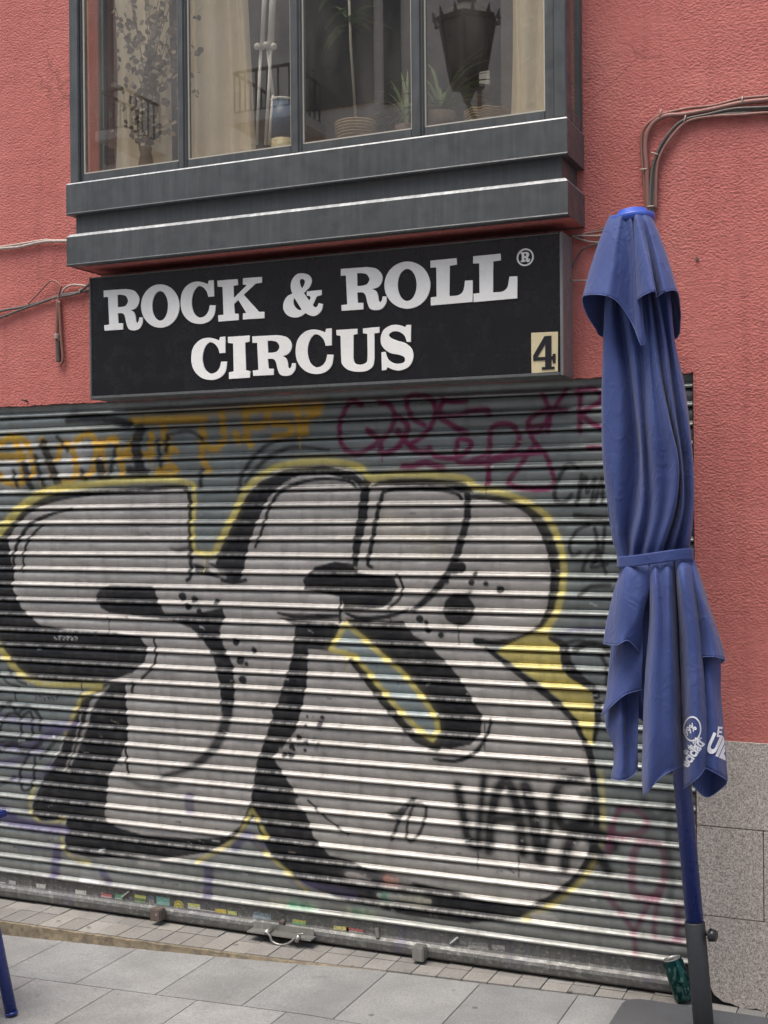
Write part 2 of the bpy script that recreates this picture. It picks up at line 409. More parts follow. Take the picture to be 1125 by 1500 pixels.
# ---- ochre tag, top left, over white puffs
for x, y, r in ((12, 700, 26), (40, 665, 24), (110, 668, 24), (205, 680, 14), (90, 700, 18)): dot(x, y, r, WH, 12, .7)
for P in ([(0, 652), (18, 640), (40, 650), (50, 690), (32, 708), (8, 706), (0, 695)], [(18, 642), (30, 662), (34, 704)], [(62, 645), (70, 665), (80, 700), (96, 707), (112, 698), (108, 662), (94, 650), (84, 672)],
          [(112, 646), (130, 636), (142, 655), (136, 690), (122, 700)], [(150, 650), (152, 694)], [(150, 652), (168, 643), (176, 668), (182, 700)], [(182, 666), (222, 666)],
          [(222, 636), (223, 668)], [(200, 640), (186, 662)], [(246, 640), (246, 672)], [(232, 690), (252, 684), (256, 694), (232, 696)], [(0, 668), (36, 668)],
          [(192, 617), (300, 614)], [(240, 622), (242, 650), (258, 660)], [(296, 628), (300, 650), (316, 658), (330, 644)], [(326, 606), (328, 634)], [(345, 634), (350, 646)], [(300, 636), (296, 666), (306, 690)],
          [(360, 600), (362, 640)], [(362, 602), (392, 600), (386, 622), (366, 624)], [(398, 598), (428, 598)], [(400, 620), (424, 622), (424, 636), (402, 640)], [(436, 592), (440, 640)], [(450, 600), (468, 596)], [(368, 652), (360, 640)], [(446, 634), (452, 612), (466, 604)]):
    stroke(P, 10, OC, 2.4, .95)
stroke([(198, 615), (468, 590)], 12, OC, 6, .35)
for P, w in (([(206, 630), (200, 652), (206, 690)], 15), ([(64, 650), (78, 690), (88, 714)], 12), ([(36, 680), (42, 704), (46, 714)], 10), ([(146, 676), (150, 700)], 13), ([(190, 690), (214, 694)], 12),
             ([(246, 638), (244, 660)], 7), ([(250, 636), (280, 632), (300, 646)], 4), ([(296, 690), (294, 712)], 6), ([(100, 615), (150, 612), (190, 622)], 10)):
    stroke(P, w*1.15, BK, 2.4, .95)
for P, w in (([(52, 668), (60, 700), (66, 712)], 8), ([(120, 690), (128, 708)], 8), ([(170, 656), (160, 700)], 7), ([(20, 690), (26, 712)], 7), ([(232, 646), (236, 684)], 6), ([(84, 640), (100, 660)], 6)): stroke(P, w, BK, 2.4, .9)
stroke([(110, 606), (140, 616), (186, 618)], 16, BK, 6, .55)
# ---- silver fill of the big letters
SILP = [(-20, 800), (10, 775), (50, 735), (100, 720), (276, 711), (284, 735), (284, 812), (305, 822), (322, 815), (336, 776), (356, 732), (380, 702), (420, 684), (475, 680), (518, 688), (540, 706), (600, 701), (680, 706), (700, 724),
        (755, 735), (786, 755), (806, 787), (818, 830), (815, 880), (800, 915), (760, 938), (715, 944), (760, 985), (807, 1017), (843, 1056), (866, 1100), (875, 1160), (876, 1205), (868, 1250), (842, 1292), (800, 1325),
        (700, 1346), (560, 1330), (470, 1303), (400, 1250), (372, 1196), (350, 1228), (300, 1256), (230, 1262), (100, 1256), (95, 1200), (50, 1200), (45, 1180), (60, 1150), (110, 1050), (125, 1015), (148, 1003), (60, 1000), (-20, 950)]
poly(SILP, SIL, 1.2)
# light bands and dirty fades inside the silver
for P, w, c, a in (([(450, 1200), (520, 1262), (620, 1292), (740, 1312)], 26, (.42, .41, .37), .6), ([(190, 760), (240, 770)], 26, (.3, .28, .27), .35), ([(60, 880), (150, 880)], 24, (.2, .19, .19), .45),
                   ([(650, 800), (656, 770)], 16, BK, .5), ([(700, 1220), (860, 1200)], 30, (.36, .38, .36), .5), ([(560, 760), (640, 800)], 30, (.52, .48, .36), .35), ([(480, 1000), (500, 1100)], 30, (.36, .35, .34), .4)):
    stroke(P, w, c, 12, a)
# ---- blacks, left letter
poly([(0, 785), (10, 785), (15, 800), (20, 862), (32, 892), (60, 915), (100, 922), (170, 926), (205, 932), (217, 950), (213, 968), (195, 985), (160, 998), (110, 1001), (60, 997), (30, 985), (10, 965), (-20, 940), (-20, 785)], BK, 1)
stroke([(-4, 812), (8, 784), (22, 764), (40, 747), (64, 734), (100, 726), (160, 720), (210, 717), (262, 713), (275, 718), (279, 740), (279, 790), (280, 840), (274, 850)], [17, 16, 14, 10, 7, 6, 7, 7, 5], BK, 1)
stroke([(19, 850), (21, 815), (30, 788), (46, 768), (72, 755), (108, 745)], [5, 6, 7, 6, 4], BK, .9)
stroke([(34, 838), (36, 808), (46, 786), (62, 770)], [3, 5, 4], BK, .9)
poly([(140, 874), (148, 862), (165, 856), (226, 858), (232, 880), (242, 898), (290, 897), (326, 890), (330, 903), (322, 926), (330, 950), (342, 975), (345, 1010), (340, 1045), (325, 1042), (322, 1000), (312, 960), (298, 938), (280, 920), (250, 908), (160, 898), (148, 890)], BK, 1.3)
stroke([(334, 1030), (330, 1062), (312, 1098), (280, 1124), (238, 1138)], [18, 16, 12, 6], BK, 3, .9)
stroke([(180, 1138), (215, 1152), (260, 1150)], [4, 9, 4], BK, 4, .7)
for x, y, r in ((268, 874, 6), (276, 888, 5), (285, 878, 5), (292, 895, 4), (318, 882, 4), (352, 967, 6), (372, 952, 4), (356, 996, 6), (361, 972, 3), (346, 940, 5), (340, 1030, 4)): dot(x, y, r, BK)
stroke([(226, 936), (229, 960), (222, 980), (207, 994)], 4, BK, .9); stroke([(196, 1000), (193, 1014)], 5, BK, .9)
stroke([(184, 1092), (188, 1132)], 4, BK, .9); stroke([(184, 1002), (170, 1010), (150, 1024)], 5, SIL, 2, .6)
K3 = [(125, 1015), (150, 1002), (184, 1002), (187, 1050), (188, 1082), (176, 1110), (160, 1138), (156, 1174), (154, 1198), (168, 1210), (208, 1222), (280, 1228), (332, 1226), (352, 1210), (368, 1174), (376, 1118), (400, 1050), (418, 995),
      (429, 960), (433, 915), (408, 904), (438, 908), (490, 912), (498, 915), (490, 950), (482, 953), (452, 950), (450, 1004), (444, 1030), (434, 1070), (416, 1092), (400, 1109), (412, 1128), (442, 1174), (460, 1225), (483, 1253), (515, 1262), (552, 1276),
      (600, 1290), (660, 1304), (724, 1322), (770, 1328), (807, 1310), (844, 1280), (866, 1250), (880, 1260), (862, 1282), (820, 1322), (760, 1345), (687, 1352), (600, 1342), (520, 1322), (470, 1305), (428, 1284), (400, 1257), (384, 1228), (372, 1196),
      (352, 1225), (300, 1250), (240, 1258), (130, 1256), (96, 1248), (97, 1200), (60, 1203), (46, 1190), (50, 1172), (68, 1132), (90, 1098), (100, 1066), (112, 1036)]
poly(K3, BK, 1)
stroke([(160, 1005), (136, 1030), (124, 1070), (104, 1120)], [3, 8, 6, 3], SIL, 1.5, .7); stroke([(120, 1040), (112, 1080), (96, 1128)], 3, SIL, 1, .6)
stroke([(440, 1175), (470, 1190), (500, 1218), (522, 1234)], [14, 8, 4], SIL, 1.2, .9); stroke([(452, 1172), (480, 1200), (510, 1222)], 3, BK, 1)
for k in range(34): dot(400+random.random()*76, 1040+random.random()*70, random.uniform(1.6, 4.2), BK if k % 3 else (.3, .3, .3), .8)
# ---- right letter blacks
poly([(320, 812), (336, 778), (356, 734), (380, 706), (420, 687), (475, 682), (515, 690), (538, 708), (530, 716), (518, 705), (475, 693), (440, 696), (415, 708), (392, 732), (376, 767), (364, 802), (358, 832), (352, 852), (344, 852), (326, 848), (290, 840), (282, 826), (300, 822), (316, 826)], BK, 1)
stroke([(374, 802), (386, 772), (394, 746), (410, 722), (436, 708), (470, 702), (506, 704), (524, 714)], [4, 5, 6, 5, 4], BK, .9)
stroke([(286, 800), (262, 806), (250, 803)], [4, 6, 2], BK, 2, .8); stroke([(284, 822), (300, 826), (330, 846)], [3, 8, 5], SIL, 1.2, .8)
stroke([(326, 850), (344, 853), (360, 850)], 6, BK, 1.2)
stroke([(408, 897), (430, 902), (470, 903), (498, 902)], [3, 7, 8, 5], BK, 1)
stroke([(537, 708), (533, 740), (528, 775), (522, 806), (521, 828)], [12, 14, 12, 7], BK, 1)
stroke([(562, 720), (553, 752), (546, 792), (539, 824), (545, 831)], [5, 7, 6, 5], BK, .9)
stroke([(562, 722), (580, 717), (640, 717), (668, 722), (676, 730)], [4, 5, 6, 5], BK, .9)
poly([(543, 714), (553, 706), (570, 702), (622, 701), (682, 707), (696, 722), (676, 722), (655, 713), (560, 712)], BK, .9)
stroke([(685, 724), (685, 755), (676, 791), (662, 831), (644, 858), (622, 880), (606, 893)], [9, 10, 10, 7], BK, 1.1)
stroke([(688, 727), (720, 729), (755, 737), (782, 755), (802, 787), (812, 822), (813, 853), (807, 889), (795, 915), (778, 929), (751, 939), (720, 942), (698, 939)], [5, 9, 13, 12, 8, 9, 10], BK, 1)
dot(672, 893, 21, BK, 1.4); stroke([(668, 876), (690, 868)], 5, BK, 2)
for x, y, r in ((675, 831, 7), (667, 836, 5), (691, 853, 4), (712, 855, 3.5), (733, 863, 5), (697, 841, 3), (615, 907, 5), (624, 912, 3), (627, 923, 4), (646, 930, 4), (655, 852, 3)): dot(x, y, r, BK)
poly([(444, 850), (462, 830), (490, 822), (520, 826), (525, 838), (578, 846), (583, 862), (574, 880), (560, 890), (530, 893), (505, 892), (500, 874), (447, 864)], BK, 1)
stroke([(583, 842), (590, 858), (586, 876), (570, 890)], 4, BK, .9); stroke([(500, 870), (498, 912)], 4, BK, .9)
stroke([(520, 832), (540, 838), (580, 843)], 2.5, SIL, .8); stroke([(507, 898), (530, 906), (570, 903), (600, 892)], [3, 8, 6, 3], BK, 1)
poly([(507, 906), (551, 912), (590, 910), (606, 930), (631, 947), (658, 973), (684, 1009), (707, 1049), (704, 1076), (690, 1090), (660, 1097), (625, 1090), (600, 1073), (640, 1083), (641, 1055), (622, 1024), (588, 984), (548, 948), (515, 922)], BK, 1)
stroke([(518, 968), (542, 1000), (569, 1035), (591, 1062), (612, 1082), (640, 1094)], 11, BK, 1.2)
stroke([(636, 1112), (668, 1115), (696, 1102), (713, 1078), (720, 1054)], [4, 6, 5, 3], BK, .9)
stroke([(714, 950), (747, 976), (782, 1003), (812, 1026), (841, 1056), (863, 1100), (871, 1156), (874, 1202), (867, 1248), (844, 1288), (812, 1314)], [6, 9, 9, 9, 8, 9, 8], BK, 1.1)
# ---- wedge, yellows
poly([(507, 915), (486, 950), (522, 962), (552, 1000), (587, 1042), (615, 1072), (636, 1084), (641, 1078), (641, 1055), (622, 1024), (588, 984), (548, 948)], BW, 1)
stroke([(507, 914), (485, 951), (520, 960), (552, 1000), (587, 1041), (614, 1070), (634, 1082), (641, 1072), (640, 1054), (622, 1024), (588, 984), (548, 949), (512, 918)], 7, YE, 1.6, 1, False)
poly([(726, 954), (770, 932), (805, 925), (820, 945), (824, 972), (845, 992), (867, 1010), (872, 1050), (870, 1090), (862, 1088), (847, 1056), (818, 1022), (783, 995), (745, 968)], YE, 1.5)
stroke([(806, 934), (826, 946), (831, 975), (852, 996), (872, 1012), (876, 1050), (870, 1085)], [5, 12, 15, 9, 8, 5], BK, 1.3)
stroke([(842, 952), (858, 943), (880, 944), (896, 956)], 8, BK, 1.4); stroke([(820, 930), (850, 922), (895, 920)], 5, PU, 2.5, .7)
stroke([(450, 676), (408, 683), (380, 699), (360, 718), (347, 746), (334, 771), (320, 799), (312, 812), (296, 811), (286, 806), (283, 776), (285, 744), (285, 714), (276, 707), (240, 702), (168, 706), (120, 711), (80, 717), (52, 728), (30, 744), (14, 762), (-4, 782)], [9, 9, 10, 7, 6, 8, 10, 13, 15], YE, 1.8, .95)
stroke([(440, 677), (480, 675), (524, 683), (543, 700), (556, 699), (585, 695), (649, 697), (684, 703), (698, 714), (738, 722), (773, 736), (802, 758), (820, 795), (826, 827), (824, 862), (815, 898), (797, 924), (773, 937), (744, 951)], [9, 10, 9, 8, 8, 8, 9], YE, 1.8, .95)
stroke([(-4, 944), (14, 968), (38, 992), (72, 1003), (148, 1003)], [12, 10, 8, 8], YE, 1.8, .9)
stroke([(148, 1008), (122, 1020), (109, 1046), (96, 1074)], 6, YE, 2.2, .8); stroke([(52, 1150), (44, 1180), (54, 1200), (72, 1207), (96, 1198)], 5, YE, 2, .75)
stroke([(94, 1200), (92, 1236), (106, 1256), (130, 1264)], 6, YE, 2.5, .6)
stroke([(290, 1262), (320, 1246), (350, 1226), (369, 1186), (384, 1212), (392, 1226), (372, 1226), (384, 1244), (415, 1272), (448, 1302)], 6, YE, 2, .75, False)
stroke([(880, 1130), (884, 1190), (880, 1240), (862, 1278), (820, 1318), (770, 1346)], [5, 7, 6, 8], YE, 3, .6)
# echo lines above the arch
stroke([(350, 722), (356, 694), (378, 664), (406, 646), (450, 640)], [5, 7, 6, 3], BK, 2.2, .9); stroke([(360, 706), (384, 678), (414, 660), (440, 655), (482, 660)], [4, 7, 6, 3], BK, 2, .9)
# ---- magenta tag
B = lambda L: [(400+x/2.25, 560+y/2.25) for x, y in L]
for P, w in (([(292, 74), (258, 64), (230, 108), (219, 160), (232, 212), (272, 236), (322, 216), (378, 172), (402, 118), (386, 74), (352, 66)], 6.5), ([(312, 158), (350, 190), (360, 232), (402, 222), (434, 184), (444, 142), (416, 112)], 7.5),
             ([(412, 160), (444, 204), (482, 228), (512, 224)], 7.5), ([(500, 142), (462, 118), (440, 62), (468, 42), (524, 58), (536, 110), (502, 170), (452, 204)], 6.5), ([(560, 56), (596, 64), (636, 62)], 6), ([(640, 96), (700, 90), (712, 104)], 7),
             ([(562, 62), (546, 108), (600, 148), (640, 166)], 7), ([(640, 98), (600, 110), (560, 104)], 5), ([(514, 216), (540, 244), (600, 250), (640, 228), (652, 196), (612, 188), (606, 236), (616, 262), (700, 262), (800, 242), (880, 232)], 6.5), ([(430, 276), (462, 276), (504, 264), (560, 282)], 8),
             ([(710, 334), (714, 240), (722, 152), (782, 140), (812, 180), (790, 226), (726, 252)], 6.5), ([(706, 262), (650, 262), (700, 240)], 5), ([(862, 204), (812, 280), (780, 338), (920, 346), (902, 246), (862, 196), (842, 132), (900, 92), (966, 92)], 6), ([(890, 40), (912, 100), (906, 160)], 6),
             ([(968, 24), (930, 80), (880, 160), (850, 150), (900, 140)], 5.5), ([(1012, 22), (1012, 160)], 6), ([(1000, 30), (1060, 22), (1082, 60), (1022, 106), (1082, 152)], 6.5), ([(1040, 216), (1080, 214)], 6)):
    stroke(B(P), w*1.12, MG, 1.6, .96)
# ---- thin black tags to the right of the letters
for P, w in (([(1004, 282), (972, 272), (936, 330), (930, 384), (962, 392), (984, 370)], 6), ([(1018, 304), (1002, 404)], 5), ([(1000, 404), (1030, 312), (1036, 364), (1062, 316), (1048, 406)], 5), ([(1060, 404), (1084, 316), (1086, 400)], 4.5), ([(1066, 370), (1090, 366)], 4),
             ([(996, 440), (1048, 446), (1108, 452)], 7), ([(1040, 470), (1000, 490), (978, 540), (990, 572), (1012, 560)], 5), ([(1060, 480), (1072, 540), (1060, 590)], 5), ([(1094, 476), (1086, 560)], 5), ([(1020, 620), (1044, 560), (1080, 560), (1050, 610), (1100, 600)], 5), ([(1080, 570), (1096, 632)], 4.5),
             ([(1012, 700), (1050, 672), (1110, 668)], 6), ([(960, 860), (1010, 850), (1060, 866)], 5), ([(1080, 900), (1100, 940), (1100, 1000)], 5)):
    stroke(B(P), w, BK, 1.3, .85)
# ---- "VALGA" soft spray, 10
D_ = lambda L: [(400+x/2.163, 980+y/2.163) for x, y in L]
for P, w in (([(586, 372), (600, 450), (622, 545), (648, 562)], 10), ([(648, 560), (660, 440), (668, 345)], 8), ([(684, 574), (694, 450), (722, 366), (752, 368), (780, 470), (792, 582)], 11), ([(694, 478), (768, 474)], 9), ([(800, 372), (824, 470), (846, 600)], 13), ([(846, 600), (880, 500), (882, 420)], 8),
             ([(974, 352), (910, 362), (890, 430), (920, 500), (980, 490), (1012, 420)], 10), ([(924, 630), (936, 560), (980, 500), (1010, 540), (1060, 640)], 11), ([(950, 500), (1030, 520), (1080, 560)], 12)):
    stroke(D_(P), w*1.25, BK, 3.6, .97); stroke(D_(P), w*2.4, BK, 9, .28)
poly(D_([(356, 456), (392, 452), (440, 404), (456, 408), (438, 430), (404, 480), (384, 470)]), BK, 1.2, .9); stroke(D_([(404, 470), (388, 510), (376, 540)]), 5, BK, 1.2, .9)
stroke(D_([(448, 424), (430, 476), (424, 528), (440, 544), (470, 510), (486, 450), (474, 426), (448, 424)]), 4.5, BK, 1.1, .9)
# ---- lower right faded purple tag
G_ = lambda L: [(850+x/3.334, 1050+y/3.334) for x, y in L]
for P, w in (([(192, 450), (262, 448), (322, 500), (306, 556), (200, 582), (146, 548)], 8), ([(192, 450), (150, 560), (140, 660)], 7), ([(292, 604), (256, 700), (262, 850), (352, 880), (412, 790), (404, 640), (300, 610)], 9), ([(128, 872), (204, 960), (262, 1064), (270, 1170)], 7), ([(352, 880), (270, 1040)], 6), ([(384, 870), (366, 1080), (500, 1090)], 6),
             ([(480, 920), (470, 1080)], 8), ([(600, 1000), (480, 1020)], 6)):
    stroke(G_(P), w*1.15, (.15, .03, .075), 2.6, .66)
for P in ([(306, 380), (330, 468), (392, 490), (444, 404)], [(444, 480), (428, 600), (446, 760), (440, 880)], [(10, 380), (60, 370), (90, 420)]): stroke(G_(P), 9, (.07, .08, .075), 3, .65)
# ---- lower left scribbles and purple
for P, w, c, a in (([(0, 1092), (40, 1094), (70, 1078), (100, 1066)], 12, PU, .8), ([(0, 1118), (30, 1112), (60, 1096)], 12, PU, .6), ([(0, 1196), (50, 1210), (96, 1216)], 16, PU, .85), ([(0, 1050), (60, 1064), (110, 1060)], 14, PU, .6), ([(20, 1140), (60, 1136), (76, 1120)], 12, PU, .55), ([(0, 1040), (14, 1030), (26, 1044), (40, 1034), (58, 1048), (60, 1070)], 6, BK, .85), ([(2, 1100), (20, 1090), (40, 1100), (60, 1088)], 7, BK, .8), ([(60, 1110), (72, 1096), (84, 1082)], 6, BK, .8), ([(0, 1150), (20, 1140)], 6, BK, .7), ([(66, 1140), (80, 1128), (92, 1104)], 5, BK, .8), ([(0, 1180), (20, 1196)], 10, PU, .7), ([(84, 1244), (80, 1290), (74, 1322)], 16, PU, .8),
                   ([(306, 1272), (304, 1324)], 15, PU, .75), ([(278, 1168), (278, 1184)], 16, PU, .6), ([(345, 1240), (362, 1222), (384, 1240)], 14, PU, .7), ([(150, 1276), (160, 1290)], 12, PU, .7), ([(430, 1290), (520, 1310)], 10, PU, .5), ([(30, 1242), (88, 1242)], 10, PU, .35),
                   ([(0, 1070), (12, 1046), (30, 1050), (32, 1080)], 5, BK, .9), ([(34, 1048), (46, 1044), (48, 1080), (38, 1084)], 5, BK, .9), ([(0, 1086), (30, 1086)], 6, BK, .8), ([(44, 1104), (30, 1130), (34, 1156), (48, 1150), (52, 1110)], 5, BK, .9), ([(22, 1014), (24, 1026)], 3, BK, .9),
                   ([(0, 985), (12, 1000), (28, 1006)], 4, BK, .8), ([(12, 980), (26, 996), (40, 1002)], 4, BK, .8)):
    stroke(P, w, c, 2.8 if c is PU else 1.1, a)
# scratched "ERESS"-like and tiny scuffs
for k in range(170):
    x, y = random.uniform(10, 960), random.uniform(1000, 1345) if k < 130 else random.uniform(620, 1000)
    l = random.uniform(2, 11); a = random.uniform(-.3, .6)
    stroke([(x, y), (x+l*math.cos(a), y+l*math.sin(a))], random.uniform(.8, 2.2), random.choice([(.6, .6, .58), (.6, .6, .58), (.05, .05, .05), (.4, .36, .3)]), .7, .75, False)
for x, y, s_ in ((52, 1020, 1), (80, 932, .8)):
    for k in range(6): stroke([(x+k*6, y+1), (x+k*6+4, y+random.uniform(-3, 3)+2), (x+k*6+1, y+5)], 1.6, (.62, .62, .6) if s_ < 1 else BK, .6)
# bill-sticker remnants on the lowest slats
for x0, x1, y, cs in ((508, 540, 1281, ((.5, .46, .44), (.46, .42, .4))), (540, 568, 1283, ((.10, .1, .11),)), (566, 584, 1287, ((.6, .3, .24), (.5, .4, .36))), (586, 600, 1290, ((.3, .3, .28),)), (556, 580, 1311, ((.12, .3, .2), (.4, .4, .38))), (584, 624, 1314, ((.48, .46, .36), (.35, .35, .33))),
                       (388, 424, 1318, ((.42, .42, .36), (.3, .3, .26))), (424, 462, 1324, ((.2, .42, .28), (.4, .48, .4))), (504, 546, 1332, ((.42, .44, .34), (.22, .36, .26))), (782, 812, 1343, ((.55, .53, .5),)), (206, 230, 1262, ((.5, .48, .44),)), (120, 142, 1286, ((.5, .5, .5),))):
    x = x0
    while x < x1:
        s_ = random.uniform(2, 6); c = random.choice(cs)
        stroke([(x, y+(x-x0)*.14), (x+s_, y+(x+s_-x0)*.14)], random.uniform(5, 9), c, .8, .85, False); x += s_*.9
for x in range(0, 1000, 7):
    for k in range(2):
        y = 1262+x*.135+random.uniform(-20, 55)
        stroke([(x, y), (x+random.uniform(1, 5), y+random.uniform(-1, 3))], random.uniform(1, 3), random.choice([(.45, .44, .42), (.15, .14, .13), (.3, .27, .2)]), 1, .5, False)
# drips of runny paint, and worn slat lips with their sky highlight painted in
for x, y, l, c in ((508, 952, 30, YE), (300, 813, 26, YE), (160, 905, 26, BK), (330, 1000, 20, BK), (672, 913, 30, BK), (572, 890, 22, BK), (880, 1030, 26, BK), (120, 1001, 24, BK), (710, 1060, 40, BK), (560, 650, 26, MG), (712, 700, 22, MG), (60, 705, 22, OC), (222, 668, 24, OC), (440, 640, 18, OC), (760, 1255, 30, BK), (700, 1250, 22, BK)):
    stroke([(x, y), (x+.5, y+l)], [2.2, 1.4], c, .9, .85, False, False)
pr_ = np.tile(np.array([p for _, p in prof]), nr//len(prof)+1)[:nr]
wear_glint = (pr_ > .0175)[:, None]*np.clip(.42+.55*nz(GX*.9, GZ*.6, 5)+.4*nz(GX*3.1, GZ*2.2, 2), 0, 1)
wear_glint = wear_glint*np.clip(1.25-GZ*.42, .3, 1.)
COLR = COLR*(1-.40*wear_glint[..., None])+np.array((.46, .46, .44))*.40*wear_glint[..., None]
gr = np.clip(nz(GX*.17, GZ*.5, 8)*nz(GX*.41, GZ*.23, 3)*1.6, 0, 1)[..., None]*.28
COLR = COLR*(1-gr)+np.array((.12, .115, .105))*gr
rowd = np.tile(np.concatenate([np.where(np.array([p for _, p in prof]) < .0, .22, 1.)]), nr//len(prof)+1)[:nr]
COLR *= rowd[:, None, None]                 # slot between two slats, its shade painted in as darker colour
SI = np.floor((Z1-GZ)/P_)
DENT = .0022*nz(GX*.21, SI*.13, 1)*nz(GX*.05+SI, SI*.7, 4)+.0009*nz(GX*.6, SI*1.3, 2)
V = np.stack([GX, YS-np.repeat(ps[:, None], ncol, 1)+DENT+(.0012*np.sin(GX*2.1+GZ*40)+.0008*np.sin(GX*7+np.floor((Z1-GZ)/P_)*1.9)), GZ+.0012*np.sin(GX*3.+np.floor((Z1-GZ)/P_)*2.3)], -1).reshape(-1, 3)
idx = np.arange(nr*ncol).reshape(nr, ncol)
Q = np.stack([idx[:-1, :-1], idx[1:, :-1], idx[1:, 1:], idx[:-1, 1:]], -1).reshape(-1, 4)
me = bpy.data.meshes.new('roller_shutter'); me.vertices.add(len(V)); me.vertices.foreach_set('co', V.ravel())
me.loops.add(Q.size); me.loops.foreach_set('vertex_index', Q.ravel().astype(np.int32))
me.polygons.add(len(Q)); me.polygons.foreach_set('loop_start', np.arange(0, Q.size, 4, dtype=np.int32)); me.polygons.foreach_set('loop_total', np.full(len(Q), 4, np.int32))
me.update(calc_edges=True); me.polygons.foreach_set('use_smooth', np.ones(len(Q), bool)); me.materials.append(M['shutter'])
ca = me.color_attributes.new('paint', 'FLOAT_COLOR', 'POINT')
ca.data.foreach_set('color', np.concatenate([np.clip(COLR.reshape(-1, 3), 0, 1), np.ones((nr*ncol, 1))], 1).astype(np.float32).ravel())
sh = bpy.data.objects.new('roller_shutter', me); COL.objects.link(sh); setpar(sh, bld)
sh['label'] = 'grey roller shutter sprayed with big silver and black graffiti letters'
def child(o): return setpar(o, sh)
# box / soffit above, guide rail at the right
g = MB(); g.box(XR-.004, XR+.02, .002, .07, 0, ZT+.002); g.build('guide_rail', M['anthra'], sh)
g = MB(); g.box(XL, XR, .06, .3, ZT-.0, ZT+.01); g.box(XL, XR+.02, .09, .30, -.05, ZT-.002); g.build('backing', M['dark'], sh)
# bottom bar: flat plate, rolled lower edge
bar = MB(); zb0 = .052
pr = [(.0, ZBAR+.004), (.006, ZBAR+.002), (.008, ZBAR-.004), (.008, zb0+.022), (.012, zb0+.014), (.021, zb0+.004), (.026, zb0-.008), (.024, .022), (.016, .013), (.004, .012), (-.004, .012)]
nx_ = 60; bx = np.linspace(XL, XR+.004, nx_)
Vb = [(x, YS-p+.001*math.sin(x*5), z) for x in bx for p, z in pr]; k_ = len(pr)
bar.add(Vb, [(i*k_+j, i*k_+j+1, (i+1)*k_+j+1, (i+1)*k_+j) for i in range(nx_-1) for j in range(k_-1)])
M['bar'] = metal_paint('scuffed_bar_steel', (.105, .105, .098), .45, .6, .3)
nn = NT(M['bar']); lk = nn.b.inputs['Base Color'].links[0].from_socket; c_ = nn.mix(nn.ramp(nn.noise(38, 6, .8, (1, 1, 1.6)), [(.53, 0.), (.60, .55)]), lk, (.30, .30, .285)); c_ = nn.mix(nn.ramp(nn.noise(5, 4, .7, (1, 1, .3)), [(.55, 0.), (.68, .6)]), c_, (.10, .085, .14)); c_ = nn.mix(nn.ramp(nn.noise(150, 3, .7), [(.62, 0.), (.66, .8)]), c_, (.03, .03, .03)); nn.col(c_)
bo = bar.build('bottom_bar', M['bar'], sh, smooth=False)
# stickers on the bar (pixel of the photo -> place on the bar)
def decal(name, x, y, w, h, cols, parent, Y=YS-.0092, rot=0, round_=False):
    p = at(x, y, Y=Y); b = MB(); n = len(cols); px = .00245
    w *= px*1.3; h *= px*1.25
    c, s_ = math.cos(rot), math.sin(rot)
    def P(u, v, d=0): return (p[0]+(u*c-v*s_), Y-d, p[2]+(u*s_+v*c))
    if round_:
        for m_, rr, d in ((0, 1., 0), (1, .8, .0004), (0, .66, .0008)):
            b.m = m_; N = 22; b.add([P(math.cos(2*math.pi*k/N)*w/2*rr, math.sin(2*math.pi*k/N)*h/2*rr, d) for k in range(N)], [tuple(range(N))])
        b.m = 1; b.add([P(-w*.2, -h*.05, .0012), P(w*.2, -h*.05, .0012), P(w*.2, h*.05, .0012), P(-w*.2, h*.05, .0012)], [(0, 1, 2, 3)])
    else:
        jag = [random.uniform(-.06, .06) for _ in range(8)]
        for i in range(n):
            v0, v1 = h*(.5-(i+1)/n), h*(.5-i/n); b.m = i
            b.add([P(-w/2*(1+jag[i % 8]), v0), P(w/2*(1+jag[(i+3) % 8]), v0), P(w/2*(1+jag[(i+2) % 8]), v1), P(-w/2*(1+jag[(i+5) % 8]), v1)], [(0, 1, 2, 3)])
    ms = [stick(c) for c in cols]
    return b.build(name, None, parent, mats=ms)
_sm = {}
def stick(c):
    if c not in _sm:
        m = mat('sticker_print', c, .45); n = NT(m)
        n.col(n.mix(n.ramp(n.noise(95, 5, .8), [(.52, 0.), (.60, .8)]), n.mix(n.ramp(n.noise(150, 3, .7, (1, 1, 2)), [(.54, 0.), (.6, .6)]), c, (.5, .5, .46)), (.11, .11, .105))); _sm[c] = m
    return _sm[c]
GY = (.45, .48, .12); GR = (.06, .25, .12); RD = (.42, .08, .10); TE = (.12, .33, .28); WT = (.5, .49, .46)
